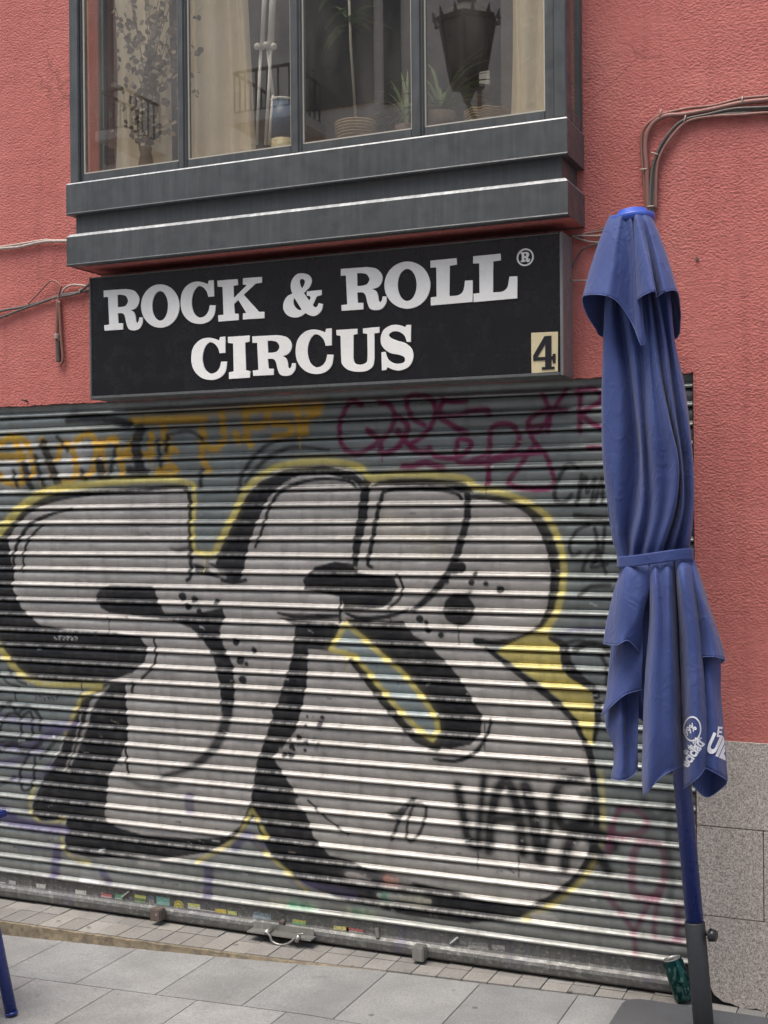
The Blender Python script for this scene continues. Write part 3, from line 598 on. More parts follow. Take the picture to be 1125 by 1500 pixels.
for a in ((156, 1314, 18, 9, (RD, (.5, .3, .3), RD)), (174, 1315, 12, 10, (GR, (.3, .35, .3))), (205, 1318, 17, 13, (GY, (.1, .14, .05), (.2, .42, .1))), (222, 1318, 8, 12, ((.08, .12, .15), (.2, .2, .2))), (239, 1321, 20, 13, (TE, (.2, .42, .36))), (284, 1328, 19, 8, (GY, (.5, .5, .4))),
          (305, 1336, 24, 5, ((.45, .42, .35),)), (323, 1338, 17, 12, ((.55, .42, .04), (.5, .07, .03))), (340, 1341, 13, 12, (GY, (.12, .4, .12))), (383, 1345, 26, 15, ((.1, .15, .19), (.28, .34, .38), (.1, .15, .19))), (438, 1354, 19, 12, ((.34, .34, .06), (.12, .4, .14), (.2, .5, .24))),
          (500, 1362, 20, 9, ((.5, .45, .14), (.35, .3, .1))), (520, 1364, 24, 7, ((.34, .06, .06), (.3, .28, .26))), (60, 1300, 16, 10, (WT, (.3, .3, .3))), (118, 1307, 18, 6, (WT,)), (4, 1294, 10, 12, ((.1, .1, .1), WT, (.1, .1, .1))), (18, 1296, 12, 12, ((.36, .37, .36),)),
          (700, 1386, 26, 9, ((.12, .12, .12), (.24, .24, .23))), (730, 1390, 16, 9, ((.24, .24, .23), (.13, .13, .13)))):
    s_ = decal('sticker', *a, sh, rot=random.uniform(-.05, .05))
decal('sticker', 262, 1327, 15, 15, ((.50, .44, .05), (.2, .18, .03)), sh, round_=True)
# lock boxes, handle plate with hook, studs
def px3(x, y, Y): return at(x, y, Y=Y)
def lockbox(x, y, m, w=.052, h=.05):
    p = px3(x, y, -.04); b = MB(); b.bbox(p[0]-w/2, p[0]+w/2, -.042, .004, p[2]-h/2, p[2]+h/2, .004)
    o = b.build('lock_box', m, sh)
    c = MB(); c.tube([(p[0]+w*.15, -.0435, p[2]+.004), (p[0]+w*.15, -.041, p[2]+.004)], .006, 10)
    c.build('keyhole', M['zinc'], sh)
lockbox(227, 1341, M['rust']); lockbox(612, 1398, M['zinc'], .048, .056)
a_, b_ = px3(368, 1371, -.015), px3(461, 1385, -.015)
h = MB(); h.box(a_[0], b_[0], -.05, .001, .036, .041); h.box(a_[0]+.004, b_[0]-.01, -.003, .001, .041, .066)
h.build('lift_plate', M['zinc'], sh)
L_ = [px3(*p, -.055) for p in ((391, 1366), (396, 1372), (399, 1379), (410, 1384), (422, 1382), (432, 1374), (436, 1369), (445, 1368))]
h = MB(); h.tube(cr(L_, 5), .0045, 8); p = px3(390, 1366, -.05); h.bbox(p[0]-.012, p[0]+.012, -.056, -.006, p[2]-.008, p[2]+.01, .004); p = px3(436, 1378, -.05); h.tube([px3(438, 1370, -.052), px3(434, 1380, -.058)], .009, 10)
h.build('pull_handle', M['zinc'], sh, smooth=True)
h = MB(); p = px3(413, 1351, YS-.02); h.tube([(p[0], YS-.007, p[2]), (p[0], YS-.03, p[2]-.004)], [.012, .010], 14); h.build('bolt_stub', M['rust'], sh)
h = MB(); p = px3(552, 1366, YS-.02); h.tube([(p[0]-.002, YS-.014, p[2]+.016), (p[0]+.002, YS-.014, p[2]-.02)], .009, 12); h.build('pipe_stub', M['zinc'], sh)
for (x, y) in ((185, 1310), (666, 1378)):
    h = MB(); h.tube([px3(x-6, y+4, YS-.014), px3(x+5, y-5, YS-.014)], .0042, 8); h.build('weld_tab', M['bayedge'], sh)

# ------------------------------------------------------------------ bay window
YF = -.233
bay = MB()
def ring(y0, x0, x1, z0, z1, mb, wall=0.):   # a box from the wall to y0
    mb.box(x0, x1, y0, wall, z0, z1)
sill = MB()
xa, xb = float(at(97, 300, Y=YF)[0]), float(at(831, 200, Y=YF)[0])
def band(mb, z0, z1, x0, x1, yf, ch=0., bot=0.):
    """box to the wall with a sloping top edge all round"""
    V = [(x0, 0-.001, z0), (x0, yf, z0), (x1, yf, z0), (x1, -.001, z0), (x0, -.001, z1), (x0, yf, z1), (x1, yf, z1), (x1, -.001, z1),
         (x0+ch, -.001, z1+bot), (x0+ch, yf+ch, z1+bot), (x1-ch, yf+ch, z1+bot), (x1-ch, -.001, z1+bot)]
    mb.add(V, [(0, 1, 5, 4), (1, 2, 6, 5), (2, 3, 7, 6), (3, 0, 4, 7)])
    mb.m = 1; mb.add(V, [(4, 5, 9, 8), (5, 6, 10, 9), (6, 7, 11, 10)]); mb.m = 0
    mb.add(V, [(8, 9, 10, 11)])
Z = ZB
band(sill, Z['bot'], Z['a']-.004, xa, xb, YF, .011, .013)
sill.m = 0
sill.box(xa+.028, xb-.028, YF+.028, -.001, Z['a']+.006, Z['b'])
band(sill, Z['b'], Z['top']-.004, xa, xb, YF, .004, .006)
# rounded hem under both bands
for zz in (Z['bot'], Z['b']): sill.m = 0; sill.tube([(xa, YF+.004, zz+.0035), (xb, YF+.004, zz+.0035)], .0055, 8)
# underside of the upper band and the lower rim
sill.add([(xa, YF, Z['b']), (xb, YF, Z['b']), (xb, -.001, Z['b']), (xa, -.001, Z['b'])], [(0, 3, 2, 1)])
sill.add([(xa, YF, Z['bot']), (xb, YF, Z['bot']), (xb, YF+.045, Z['bot']), (xa, YF+.045, Z['bot'])], [(0, 3, 2, 1)])
sill.add([(xa, YF+.045, Z['bot']), (xb, YF+.045, Z['bot']), (xb, YF+.045, Z['bot']+.014), (xa, YF+.045, Z['bot']+.014)], [(0, 3, 2, 1)])
XP = [float(at(x, 180, Y=-.21)[0]) for x in (122, 262, 275, 427, 443, 604, 622, 799)]
xL, xRr = float(at(102, 100, Y=-.222)[0]), xb-.004
ztp, zgb = 4.75, float(at(123, 256, Y=-.205)[2])
zfb = Z['top']+.002
YG = -.200
fr = MB()
def bar_(x0, x1, z0, z1, y0=-.222, y1=-.185): fr.bbox(x0, x1, y0, y1, z0, z1, .003)
bar_(xL, XP[0]-.012, zfb, ztp, -.226, -.16)                # left corner post
bar_(XP[0]-.0115, XP[0]-.001, zfb, ztp, -.214, -.186)
for i, j in ((1, 2), (3, 4), (5, 6)):
    bar_(XP[i], XP[j], zfb, ztp, -.218, -.180)
    bar_(XP[i]+.010, XP[j]-.010, zfb+.001, ztp, -.2245, -.2175)
bar_(XP[7], XP[7]+.035, zfb, ztp, -.214, -.18); bar_(XP[7]+.036, xRr, zfb, ztp, -.227, -.16)
for i in (0, 2, 4, 6): bar_(XP[i]-.0005, XP[i+1]+.0005, zfb, zgb, -.215, -.18)
bar_(xL, xRr, ztp, ztp+.1)
for x in (xL, xRr-.035):                                    # side frames back to the wall
    fr.bbox(x, x+.035, -.03, -.002, zfb, ztp, .003); fr.bbox(x, x+.035, -.159, -.031, zfb, zfb+.05, .003)
bw = fr.build('bay_window', M['bay'], bld)
sl_ = sill.build('sill_box', None, bw, mats=[M['bay'], M['bayedge']])
so = MB(); so.box(xa+.002, xb-.002, YF+.048, -.0015, Z['bot']+.004, Z['bot']+.012); so.build('soffit', M['stucco'], bw)
pt = MB()
for i in (0, 2, 4, 6):
    x0, x1 = XP[i], XP[i+1]
    pt.box(x0, x1, YG-.008, YG-.0015, zgb, zgb+.006); pt.box(x0, x0+.005, YG-.008, YG-.0015, zgb+.006, ztp); pt.box(x1-.005, x1, YG-.008, YG-.0015, zgb+.006, ztp)
pt.build('glazing_bead', M['putty'], bw)
for i in (0, 2, 4, 6):
    g = MB(); x0, x1 = XP[i], XP[i+1]; g.add([(x0, YG, zgb), (x1, YG, zgb), (x1, YG, ztp), (x0, YG, ztp)], [(0, 1, 2, 3)]); g.build('glass_pane', M['glass'], bw)
for x in (xL+.012, xRr-.012):
    g = MB(); g.add([(x, -.16, zfb+.05), (x, -.03, zfb+.05), (x, -.03, ztp), (x, -.16, ztp)], [(0, 1, 2, 3) if x > -2 else (3, 2, 1, 0)]); g.build('glass_pane', M['glass'], bw)
# room behind the bay
rm = MB(); rx0, rx1 = -4.6, -.6
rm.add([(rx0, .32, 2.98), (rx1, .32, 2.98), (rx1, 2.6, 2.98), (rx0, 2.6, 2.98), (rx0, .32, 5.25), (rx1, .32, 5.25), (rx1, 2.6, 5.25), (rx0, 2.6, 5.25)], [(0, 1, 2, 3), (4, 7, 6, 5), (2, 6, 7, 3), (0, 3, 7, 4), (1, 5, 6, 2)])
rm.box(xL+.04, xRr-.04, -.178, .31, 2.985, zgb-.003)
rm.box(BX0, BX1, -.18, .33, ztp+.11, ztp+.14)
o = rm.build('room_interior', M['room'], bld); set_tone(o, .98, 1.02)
SZ = zgb-.002                                                  # window seat level

# curtains
def curtain(xa_, xb_, y, z0, z1, folds, amp, label, flare=0.):
    b = MB(); nu, nv = folds*14, 26; V = []
    for j in range(nv+1):
        v = j/nv
        for i in range(nu+1):
            u = i/nu; x = xa_+(xb_-xa_)*u; w = math.sin(u*folds*2*math.pi+.5*math.sin(v*3+u*7))
            V.append((x+flare*(1-v)**2*(u-.3)+.008*math.sin(v*5+u*9), y+amp*w*(.75+.25*math.sin(u*13))+.01*math.sin(v*6), z0+(z1-z0)*v))
    b.add(V, [(j*(nu+1)+i, j*(nu+1)+i+1, (j+1)*(nu+1)+i+1, (j+1)*(nu+1)+i) for j in range(nv) for i in range(nu)])
    o = b.build('curtain', M['curtain'], None, True); tag(o, label, 'curtain', 'cream curtains in the bay window'); return o
cx = lambda px, Y: float(at(px, 180, Y=Y)[0])
curtain(cx(168, -.02), cx(250, -.02), -.02, SZ+.004, 4.6, 3, .012, 'cream curtain hanging behind the dried leafy plant in the leftmost pane')
curtain(cx(276, -.04), cx(362, -.04), -.04, SZ+.004, 4.6, 4, .022, 'cream curtain with soft deep folds in the second pane from the left', .05)
curtain(cx(748, -.06), cx(806, -.06), -.06, SZ+.004, 4.6, 2, .014, 'cream curtain at the right end of the bay window', .0)

# plants behind the glass
def leafblade(b, p, d, L, w, bend=.3, seg=5, up=Vector((0, 0, 1))):
    p = Vector(p); d = Vector(d).normalized(); s = d.cross(up)
    s = s.normalized() if s.length > .01 else Vector((1, 0, 0)); V = []
    for k in range(seg+1):
        t = k/seg; ww = w*math.sin(math.pi*(t*.86+.10))
        V += [tuple(p-s*ww), tuple(p+s*ww)]; p = p+d*L/seg; d = (d+Vector((0, 0, -bend/seg))).normalized()
    b.add(V, [(2*k, 2*k+1, 2*k+3, 2*k+2) for k in range(seg)])
# dried leafy plant in a vase
dp = empty('dried_plant', tuple(at(215, 242, Y=-.11)*[1, 1, 0]+[0, 0, SZ]))
tag(dp, 'tall dried branches with round brown leaves in the leftmost pane', 'plant')
c0 = at(214, 243, Y=-.11); st = MB(); lf = MB(); random.seed(9)
for k in range(13):
    tx, ty = random.uniform(165, 265), random.uniform(-70, 90); e = at(tx, ty, Y=-.11+random.uniform(-.04, .04))
    m_ = at(214+random.uniform(-14, 14), 165, Y=-.11); P = cr([(c0[0]+random.uniform(-.01, .01), -.11, SZ+.02), m_, e], 8); st.tube(P, .0018, 5)
    for q in P[5:]:
        for r_ in range(2):
            a = random.uniform(0, 6.28); L = random.uniform(.014, .028)
            leafblade(lf, q, (math.cos(a), .5*math.sin(a), random.uniform(-.6, .9)), L, L*.42, .4, 4, Vector((random.uniform(-.4, .4), random.uniform(.2, 1), random.uniform(-.3, .6))).normalized())
for k in range(270):
    a, e_ = random.gauss(0, 30), random.gauss(0, 62); q = at(min(max(222+a, 162), 290), min(105+e_, 195), Y=-.11+random.uniform(-.05, .05)); L = random.uniform(.018, .036); w = random.uniform(0, 6.28)
    leafblade(lf, q, (math.cos(w), .5*math.sin(w), random.uniform(-.7, .7)), L, L*.42, .4, 4, Vector((random.uniform(-.4, .4), random.uniform(.3, 1), random.uniform(-.3, .6))).normalized())
st.build('stem', M['dryleaf'], dp, True); lf.build('foliage', M['dryleaf'], dp, True)
vs = MB(); vs.tube([(c0[0], -.11, SZ), (c0[0], -.11, SZ+.02), (c0[0], -.11, SZ+.09), (c0[0], -.11, SZ+.11)], [.028, .036, .022, .026], 20); vs.build('vase', M['clay'], dp, True)
# white telescopic stand
ws = empty('folding_stand', tuple(np.array([at(395, 205, Y=-.06)[0], -.06, SZ]))); tag(ws, 'white tubular folding stand standing upright in the second pane', 'stand')
b = MB(); 
for A_, B_, r_ in (((403, -60), (396, 72), .014), ((390, -60), (384, 72), .010)): b.tube([at(*A_, Y=-.06), at(*B_, Y=-.06)], r_, 12)
b.build('upper_tube', M['white'], ws, True)
b = MB()
for A_, B_ in (((382, 72), (376, 212)), ((397, 72), (389, 212)), ((392, 72), (400, 140)), ((400, 140), (394, 212))): b.tube([at(*A_, Y=-.062), at(*B_, Y=-.062)], .0065, 10)
b.build('leg', M['white'], ws, True)
b = MB()
for q in ((377, 68), (390, 66), (401, 68)):
    p = at(*q, Y=-.075); bm = bmesh.new(); bmesh.ops.create_icosphere(bm, subdivisions=2, radius=.014, matrix=Matrix.Translation(p)); b.bm(bm); bm.free()
b.build('clamp', M['white'], ws, True)
# blue and cream canister
p = at(414, 190, Y=-.02); cn = empty('canister', (p[0], -.02, SZ)); tag(cn, 'round canister with blue upper half and cream lower half behind the white stand', 'canister')
b = MB(); b.tube([(p[0], -.02, SZ), (p[0], -.02, SZ+.09)], .05, 24); b.build('lower_body', M['cream'], cn, True)
b = MB(); b.tube([(p[0], -.02, SZ+.091), (p[0], -.02, SZ+.24)], .05, 24); b.build('upper_body', mat('petrol_blue', (.03, .09, .19), .4), cn, True)
b = MB(); b.tube([(p[0], -.02, SZ+.241), (p[0], -.02, SZ+.25)], .052, 24); b.build('lid', M['white'], cn, True)
# cane plant in a basket
p = at(522, 190, Y=-.10); cp = empty('potted_plant', (p[0], -.10, SZ)); tag(cp, 'single cane plant in a woven straw basket in the third pane', 'potted plant', 'plants in the bay window')
b = MB(); zz = [0, .015, .035, .055, .075, .09]; b.tube([(p[0], -.10, SZ+z) for z in zz], [.056, .066, .074, .077, .080, .078], 28)
for z in np.arange(.008, .09, .011): 
    r_ = np.interp(z, zz, [.056, .066, .074, .077, .080, .078])+.001; b.tube([(p[0]+math.cos(w)*r_, -.10+math.sin(w)*r_, SZ+z) for w in np.linspace(0, 6.283, 30)], .0038, 6)
b.build('basket', M['wicker'], cp, True)
b = MB(); b.tube([(p[0], -.10, SZ+.07), at(514, 70, Y=-.10), at(511, -10, Y=-.10)], .0055, 8); b.build('stem', M['putty'], cp, True)
b = MB()
for k in range(15): w = random.uniform(0, 6.28); q = at(511+random.uniform(-6, 6), random.uniform(-25, 45), Y=-.10); leafblade(b, q, (math.cos(w), .3*abs(math.sin(w)), random.uniform(-.2, .9)), random.uniform(.1, .19), random.uniform(.013, .024), 1.3, 8)
b.build('foliage', M['leaf'], cp, True)
# spider plants
def spider(px, py, n, L, name_label, pot, Y=-.115, potr=.06, poth=.075):
    p = at(px, py, Y=Y); t = empty('potted_plant', (p[0], Y, SZ)); tag(t, name_label, 'potted plant', 'plants in the bay window')
    b = MB(); b.tube([(p[0], Y, SZ), (p[0], Y, SZ+poth)], [potr*.75, potr], 22); b.build('pot', pot, t, True)
    b = MB()
    for k in range(n):
        w = random.uniform(0, 6.28); leafblade(b, (p[0], Y, SZ+poth*.9), (math.cos(w)*random.uniform(.3, 1), .16*abs(math.sin(w)), random.uniform(.3, 1.6)), L*random.uniform(.5, 1.1), random.uniform(.0055, .0095), random.uniform(1.0, 2.6), 11)
    b.build('foliage', M['leaf'], t, True)
spider(596, 168, 30, .27, 'green arching plant beside the third mullion of the bay window', M['clay'], -.12, .045, .045)
spider(645, 165, 36, .30, 'spider plant with long thin leaves in a dark clay pot in the rightmost pane', M['clay'])
# woven basket
p = at(712, 160, Y=-.095); b = MB(); zz = [0, .02, .045, .06]; rr_ = [.055, .07, .078, .08]
b.tube([(p[0], -.095, SZ+z) for z in zz], rr_, 28)
for z in np.arange(.006, .062, .009):
    r_ = np.interp(z, zz, rr_)+.001; b.tube([(p[0]+math.cos(w)*r_, -.095+math.sin(w)*r_, SZ+z+.003*math.sin(w*9)) for w in np.linspace(0, 6.283, 40)], .0034, 6)
o = b.build('woven_basket', M['wicker'], None, True); tag(o, 'low woven basket on the window seat beside the right curtain', 'basket')
# socket plate on the right pier inside
p = at(708, 113, Y=.28); b = MB(); b.bbox(p[0]-.022, p[0]+.022, .29, .30, p[2]-.028, p[2]+.028, .003); b.build('socket_plate', M['white'], bld)
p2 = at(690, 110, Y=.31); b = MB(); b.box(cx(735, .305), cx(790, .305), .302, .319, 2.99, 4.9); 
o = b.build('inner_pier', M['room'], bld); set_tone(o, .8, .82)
# folded cloths on the seat, third pane
p = at(470, 188, Y=.02); b = MB()
for k in range(4): b.bbox(p[0]-.10+.006*k, p[0]+.12-.01*k, -.02+.01*k, .16, SZ+.001+k*.019, SZ+.018+k*.019, .007)
o = b.build('folded_blankets', M['curtain'], None, True); tag(o, 'stack of pale folded blankets beside the straw basket', 'blankets')

# ================================================================== SHOP SIGN
SY = -.13
s0, s1 = float(at(130, 407, Y=SY)[0]), float(at(824, 340, Y=SY)[0])
zt, zb = float(at(130, 407, Y=SY)[2]), float(at(136, 585, Y=SY)[2])
xr_w = float(at(836, 552, Y=-.001)[0])
sg = empty('shop_sign', ((s0+s1)/2, -.06, zb)); tag(sg, 'black shop sign reading ROCK & ROLL CIRCUS in off-white slab letters above the shutter', 'sign')
b = MB(); b.bbox(s0+.010, s1-.012, SY+.004, -.002, zb+.014, zt-.006, .002); b.build('panel', M['black'], sg)
b = MB(); t_ = .011
b.bbox(s0, s0+.0095, SY, -.002, zb, zt, .002); b.bbox(s0+.0096, s1-.0115, SY-.004, -.002, zb, zb+.0135, .003); b.bbox(s0+.0096, s1-.0115, SY, -.002, zt-.0055, zt, .0015)
b.build('frame', M['signframe'], sg)
b = MB(); b.bbox(s1-.0113, s1+.001, SY-.002, -.002, zb, zt+.001, .002); b.build('side_cheek', M['signside'], sg)
LY = SY-.0005                                               # letters stand 3 mm proud of the panel face (SY+.004)
def outline(P, n=7):
    """list of (x,y,'c'|'s'): smooth points are splined, corners kept"""
    L = len(P); out = []
    A = [np.array(p[:2], float) for p in P]
    for i in range(L):
        a, b_ = P[i], P[(i+1) % L]; out.append(A[i])
        if a[2] == 's' or b_[2] == 's':
            p0 = A[i-1] if a[2] == 's' else A[i]; p1, p2 = A[i], A[(i+1) % L]; p3 = A[(i+2) % L] if b_[2] == 's' else A[(i+1) % L]
            if a[2] == 'c': p0 = p1*1.0
            for k in range(1, n):
                t = k/n; out.append(.5*((2*p1)+(p2-p0)*t+(2*p0-5*p1+4*p2-p3)*t*t+(3*p1-p0-3*p2+p3)*t**3))
    return out
def parse(s):
    out = []
    for w in s.split(): k = w[0]; x, y = w[1:].split(','); out.append((float(x), float(y), k))
    return out
def ell(cx_, cy_, rx, ry, n=40): return [np.array([cx_+rx*math.cos(2*math.pi*k/n), cy_+ry*math.sin(2*math.pi*k/n)]) for k in range(n)]
def flatmesh(name, loops, y, th, m, parent):
    cu = bpy.data.curves.new(name, 'CURVE'); cu.dimensions = '2D'; cu.fill_mode = 'BOTH'; cu.extrude = th/2; cu.bevel_depth = .0007; cu.bevel_resolution = 1
    for L in loops:
        sp = cu.splines.new('POLY'); sp.points.add(len(L)-1); sp.use_cyclic_u = True
        for q, p in zip(sp.points, L): q.co = (p[0], p[1], 0, 1)
    ob = bpy.data.objects.new('tmp', cu); COL.objects.link(ob)
    dg = bpy.context.evaluated_depsgraph_get(); dg.update(); me = bpy.data.meshes.new_from_object(ob.evaluated_get(dg)); bpy.data.objects.remove(ob)
    me.transform(Matrix(((1, 0, 0, 0), (0, 0, -1, 0), (0, 1, 0, 0), (0, 0, 0, 1)))); me.transform(Matrix.Translation((0, y, 0)))
    me.name = name; me.materials.clear(); me.materials.append(m)
    o = bpy.data.objects.new(name, me); COL.objects.link(o)
    if parent is not None: setpar(o, parent)
    return o
def glyph(loops, ox, oy, sc):
    return [[(lambda p: (p[0], p[2]))(at(ox+q[0]/sc, oy+q[1]/sc, Y=LY)) for q in L] for L in loops]
def bb(G): A = np.array(G[0]); return A[:, 0].min(), A[:, 0].max(), A[:, 1].min(), A[:, 1].max()
gR = glyph([outline(parse('c52,155 c190,145 s244,156 s274,195 s272,235 s252,266 c218,278 s242,292 s253,322 s256,350 s265,360 s275,345 c278,325 c298,325 s296,362 s275,396 s240,406 s210,396 s196,360 s187,318 s172,298 c140,297 c143,362 c172,362 c174,400 c58,408 c56,375 c88,371 c80,193 c53,195')),
            outline(parse('c138,180 c160,179 s192,188 s207,220 s192,250 c165,259 c140,260'))], 140, 390, 4.327)
gO = glyph([ell(410, 252, 121, 137), ell(409, 251, 51, 95)], 140, 390, 4.327)
gC = glyph([outline(parse('c718,92 c748,88 c750,190 c715,193 s705,160 s682,133 s650,126 s620,165 s608,230 s622,295 s655,325 s690,318 s715,288 c725,248 c760,248 s750,310 s715,350 s660,365 s600,350 s555,302 s540,238 s550,165 s590,115 s640,98 s685,104 c712,115'))], 140, 390, 4.327)
gK = glyph([outline(parse('c773,92 c900,82 c902,118 c873,122 c876,203 c962,118 c935,115 c935,77 c1053,68 c1053,103 c1015,108 c937,180 c1035,290 c1068,290 c1070,328 c935,337 c935,300 c957,297 c905,212 c877,238 c881,302 c905,302 c907,340 c780,350 c778,312 c812,308 c806,130 c775,128'))], 140, 390, 4.327)
gA = glyph([outline(parse('c665,515 c665,580 c600,600 c540,725 s575,752 s608,742 c628,695 c685,710 s665,790 s610,850 s550,870 s490,855 c445,827 s385,872 s290,890 s200,860 s145,780 s150,680 s200,600 c268,566 s244,480 s260,380 s320,305 s400,285 s490,310 s530,380 s500,470 c420,555 c497,670 c520,617 c500,592 c465,590 c465,535')),
            outline(parse('s397,358 s436,385 s430,440 s398,490 s372,440 s365,385')), outline(parse('c290,613 c397,785 s350,790 s295,740 s276,670'))], 400, 370, 9.375)
gL = glyph([outline(parse('c528,120 c670,106 c672,140 c632,146 c630,315 s680,310 s708,285 c718,230 c758,228 c758,345 c530,365 c530,322 c562,318 c560,155 c528,157'))], 490, 350, 3.75)
gI = glyph([outline(parse('c400,180 c595,167 c597,220 c556,230 c562,484 c600,492 c600,550 c410,562 c410,505 c454,494 c448,238 c402,232'))], 270, 465, 6.25)
gU = glyph([outline(parse('c410,105 c580,95 c582,135 c550,142 c548,335 s562,378 s605,391 s652,376 s667,335 c665,135 c630,130 c630,92 c762,80 c762,125 c722,130 c722,335 s710,400 s660,438 s590,447 s510,432 s460,388 s450,330 c445,152 c412,145'))], 420, 465, 5.625)
gS = glyph([outline(parse('c1022,62 c1022,200 c990,200 s972,150 s930,119 s880,114 s843,138 s852,166 s905,191 s980,215 s1030,262 s1042,330 s1010,400 s940,435 s880,430 c830,408 c820,432 c785,435 c782,288 c812,285 s835,345 s880,378 s930,383 s972,365 s970,327 s925,307 s850,290 s790,240 s775,180 s795,110 s850,70 s900,62 s945,69 c975,82 c988,65'))], 420, 465, 5.625)
def refit(G, xl, xr, xm, yt, yb):
    x0, x1, z0, z1 = bb(G); ym = (yt+yb)/2
    X0, X1 = at(xl, ym, Y=LY)[0], at(xr, ym, Y=LY)[0]; Z1_, Z0_ = at(xm, yt, Y=LY)[2], at(xm, yb, Y=LY)[2]
    return [[(X0+(p[0]-x0)/(x1-x0)*(X1-X0), Z0_+(p[1]-z0)/(z1-z0)*(Z1_-Z0_)) for p in L] for L in G]
letters = [gR, gO, gC, gK, gA, refit(gR, 499.6, 566, 501, 394, 458), refit(gO, 563.3, 630.2, 596.7, 383.3, 452), gL, refit(gL, 693.5, 757.6, 694.5, 375.3, 442.3),
           refit(gC, 280.4, 332.4, 307.6, 494.8, 556.6), gI, refit(gR, 370, 432.9, 371, 493, 553.2), refit(gC, 433.3, 488.4, 460.9, 482.8, 548), gU, gS]
for G in letters: flatmesh('letter', G, LY+.0015, .0035, M['letter'], sg)
c = at(769.3, 376.8, Y=LY); k_ = .00233
flatmesh('trademark_ring', [[(c[0]+13.4*k_*math.cos(a), c[2]+13.4*k_*math.sin(a)) for a in np.linspace(0, 6.283, 41)[:-1]], [(c[0]+11.4*k_*math.cos(a), c[2]+11.4*k_*math.sin(a)) for a in np.linspace(0, 6.283, 41)[:-1]]], LY+.0015, .003, M['letter'], sg)
flatmesh('letter', refit(gR, 762.9, 776, 764, 369.6, 384.4), LY+.0015, .003, M['letter'], sg)
fp = lambda L: [[(lambda p: (p[0], p[2]))(at(740+x/6.818, 350+y/6.818, Y=LY)) for x, y in L]]
npl = flatmesh('number_plate', fp([(262, 940), (524, 928), (526, 1322), (265, 1340)]), LY+.0015, .003, M['cream'], sg)
four = fp([(395, 972), (462, 968), (462, 1172), (478, 1171), (478, 1150), (503, 1148), (503, 1235), (478, 1238), (478, 1203), (462, 1204), (462, 1278), (492, 1275), (492, 1298), (370, 1305), (370, 1282), (403, 1280), (403, 1210), (283, 1215), (283, 1165)])+fp([(403, 1045), (403, 1180), (318, 1184)])
o = flatmesh('numeral', four, LY-.002, .0012, M['ink'], sg); setpar(o, npl)
# ================================================================== CABLES
def cables(name, label, lines, Y=-.012, clips=()):
    q = lines[0][0][0]; p = at(*q, Y=Y); t = empty('cable_bundle', (p[0], 0, p[2])); tag(t, label, 'cables')
    for i, (P, r_, m) in enumerate(lines):
        P2 = cr(P, 7); b = MB()
        b.tube([at(a, b_, Y=Y-.0025*(i % 3)) for a, b_ in P2], r_*1.18, 7); b.build('cable', M[m], t, True)
    for (x, y, a) in clips:
        p = at(x, y, Y=Y); b = MB(); u = Vector((math.cos(a), 0, math.sin(a)))*.014
        b.tube([Vector(p)-u, Vector(p)-u*.7+Vector((0, -.011, 0)), Vector(p)+u*.7+Vector((0, -.011, 0)), Vector(p)+u], .0028, 6); b.build('clip', M['cablew'], t, True)
    return t
U = lambda L: [(800+x/3.4615, y/3.4615) for x, y in L]
cables('r', 'bundle of dull red and brown cables bending down the wall to the parasol top', [
    (U([(1300, 476), (1125, 487), (990, 500), (850, 535), (720, 550), (600, 577), (535, 612), (492, 660), (482, 730), (490, 850), (500, 960), (505, 1080)]), .0045, 'cable'),
    (U([(1300, 488), (1125, 507), (990, 522), (850, 553), (700, 580), (610, 588), (550, 620), (512, 680), (502, 760), (510, 860), (516, 1080)]), .0075, 'cable'),
    (U([(1300, 530), (1125, 543), (950, 552), (820, 580), (705, 606), (640, 655), (580, 740), (545, 830), (530, 930), (526, 1080)]), .0045, 'cableg'),
    (U([(1300, 545), (1125, 556), (960, 562), (830, 590), (700, 625), (640, 680), (575, 765), (548, 870), (538, 960), (534, 1080)]), .004, 'cableg'),
    (U([(1300, 560), (1125, 575), (980, 573), (850, 584), (730, 606), (655, 668), (590, 760), (560, 860), (550, 960), (544, 1080)]), .004, 'cableg'),
    (U([(1300, 575), (1125, 572), (990, 582), (850, 590), (720, 615), (640, 690), (578, 790), (560, 880), (556, 1060)]), .0045, 'cable')],
    clips=[(*U([(497, 862)])[0], 0), (*U([(552, 782)])[0], -.4), (*U([(706, 605)])[0], 1.3), (*U([(530, 1050)])[0], 0), (*U([(580, 578)])[0], 1.3), (*U([(996, 510)])[0], 1.5)])
cables('r2', 'loose cables running from the bay corner behind the parasol', [
    ([(828, 347), (856, 342), (884, 335), (920, 322), (950, 302)], .003, 'cableg'), ([(828, 349), (850, 344), (884, 338), (925, 328), (953, 308)], .004, 'cable'),
    ([(838, 346), (850, 345), (880, 345), (930, 335)], .003, 'cablew'), ([(838, 346), (856, 352), (878, 355), (930, 350)], .003, 'cablew'), ([(839, 392), (846, 376), (858, 363), (880, 357), (925, 356)], .0026, 'cableg'),
    ([(838, 411), (850, 411), (900, 411)], .0026, 'cablew')])
T_ = lambda L: [(x/5.557, 330+y/5.557) for x, y in L]
cables('l1', 'two pale cables running level into the left end of the bay window', [
    (T_([(-300, 230), (0, 178), (150, 156), (350, 122), (440, 124), (590, 122)]), .0045, 'cablew'), (T_([(-300, 245), (0, 192), (150, 178), (330, 138), (440, 130), (590, 130)]), .0055, 'cablew')])
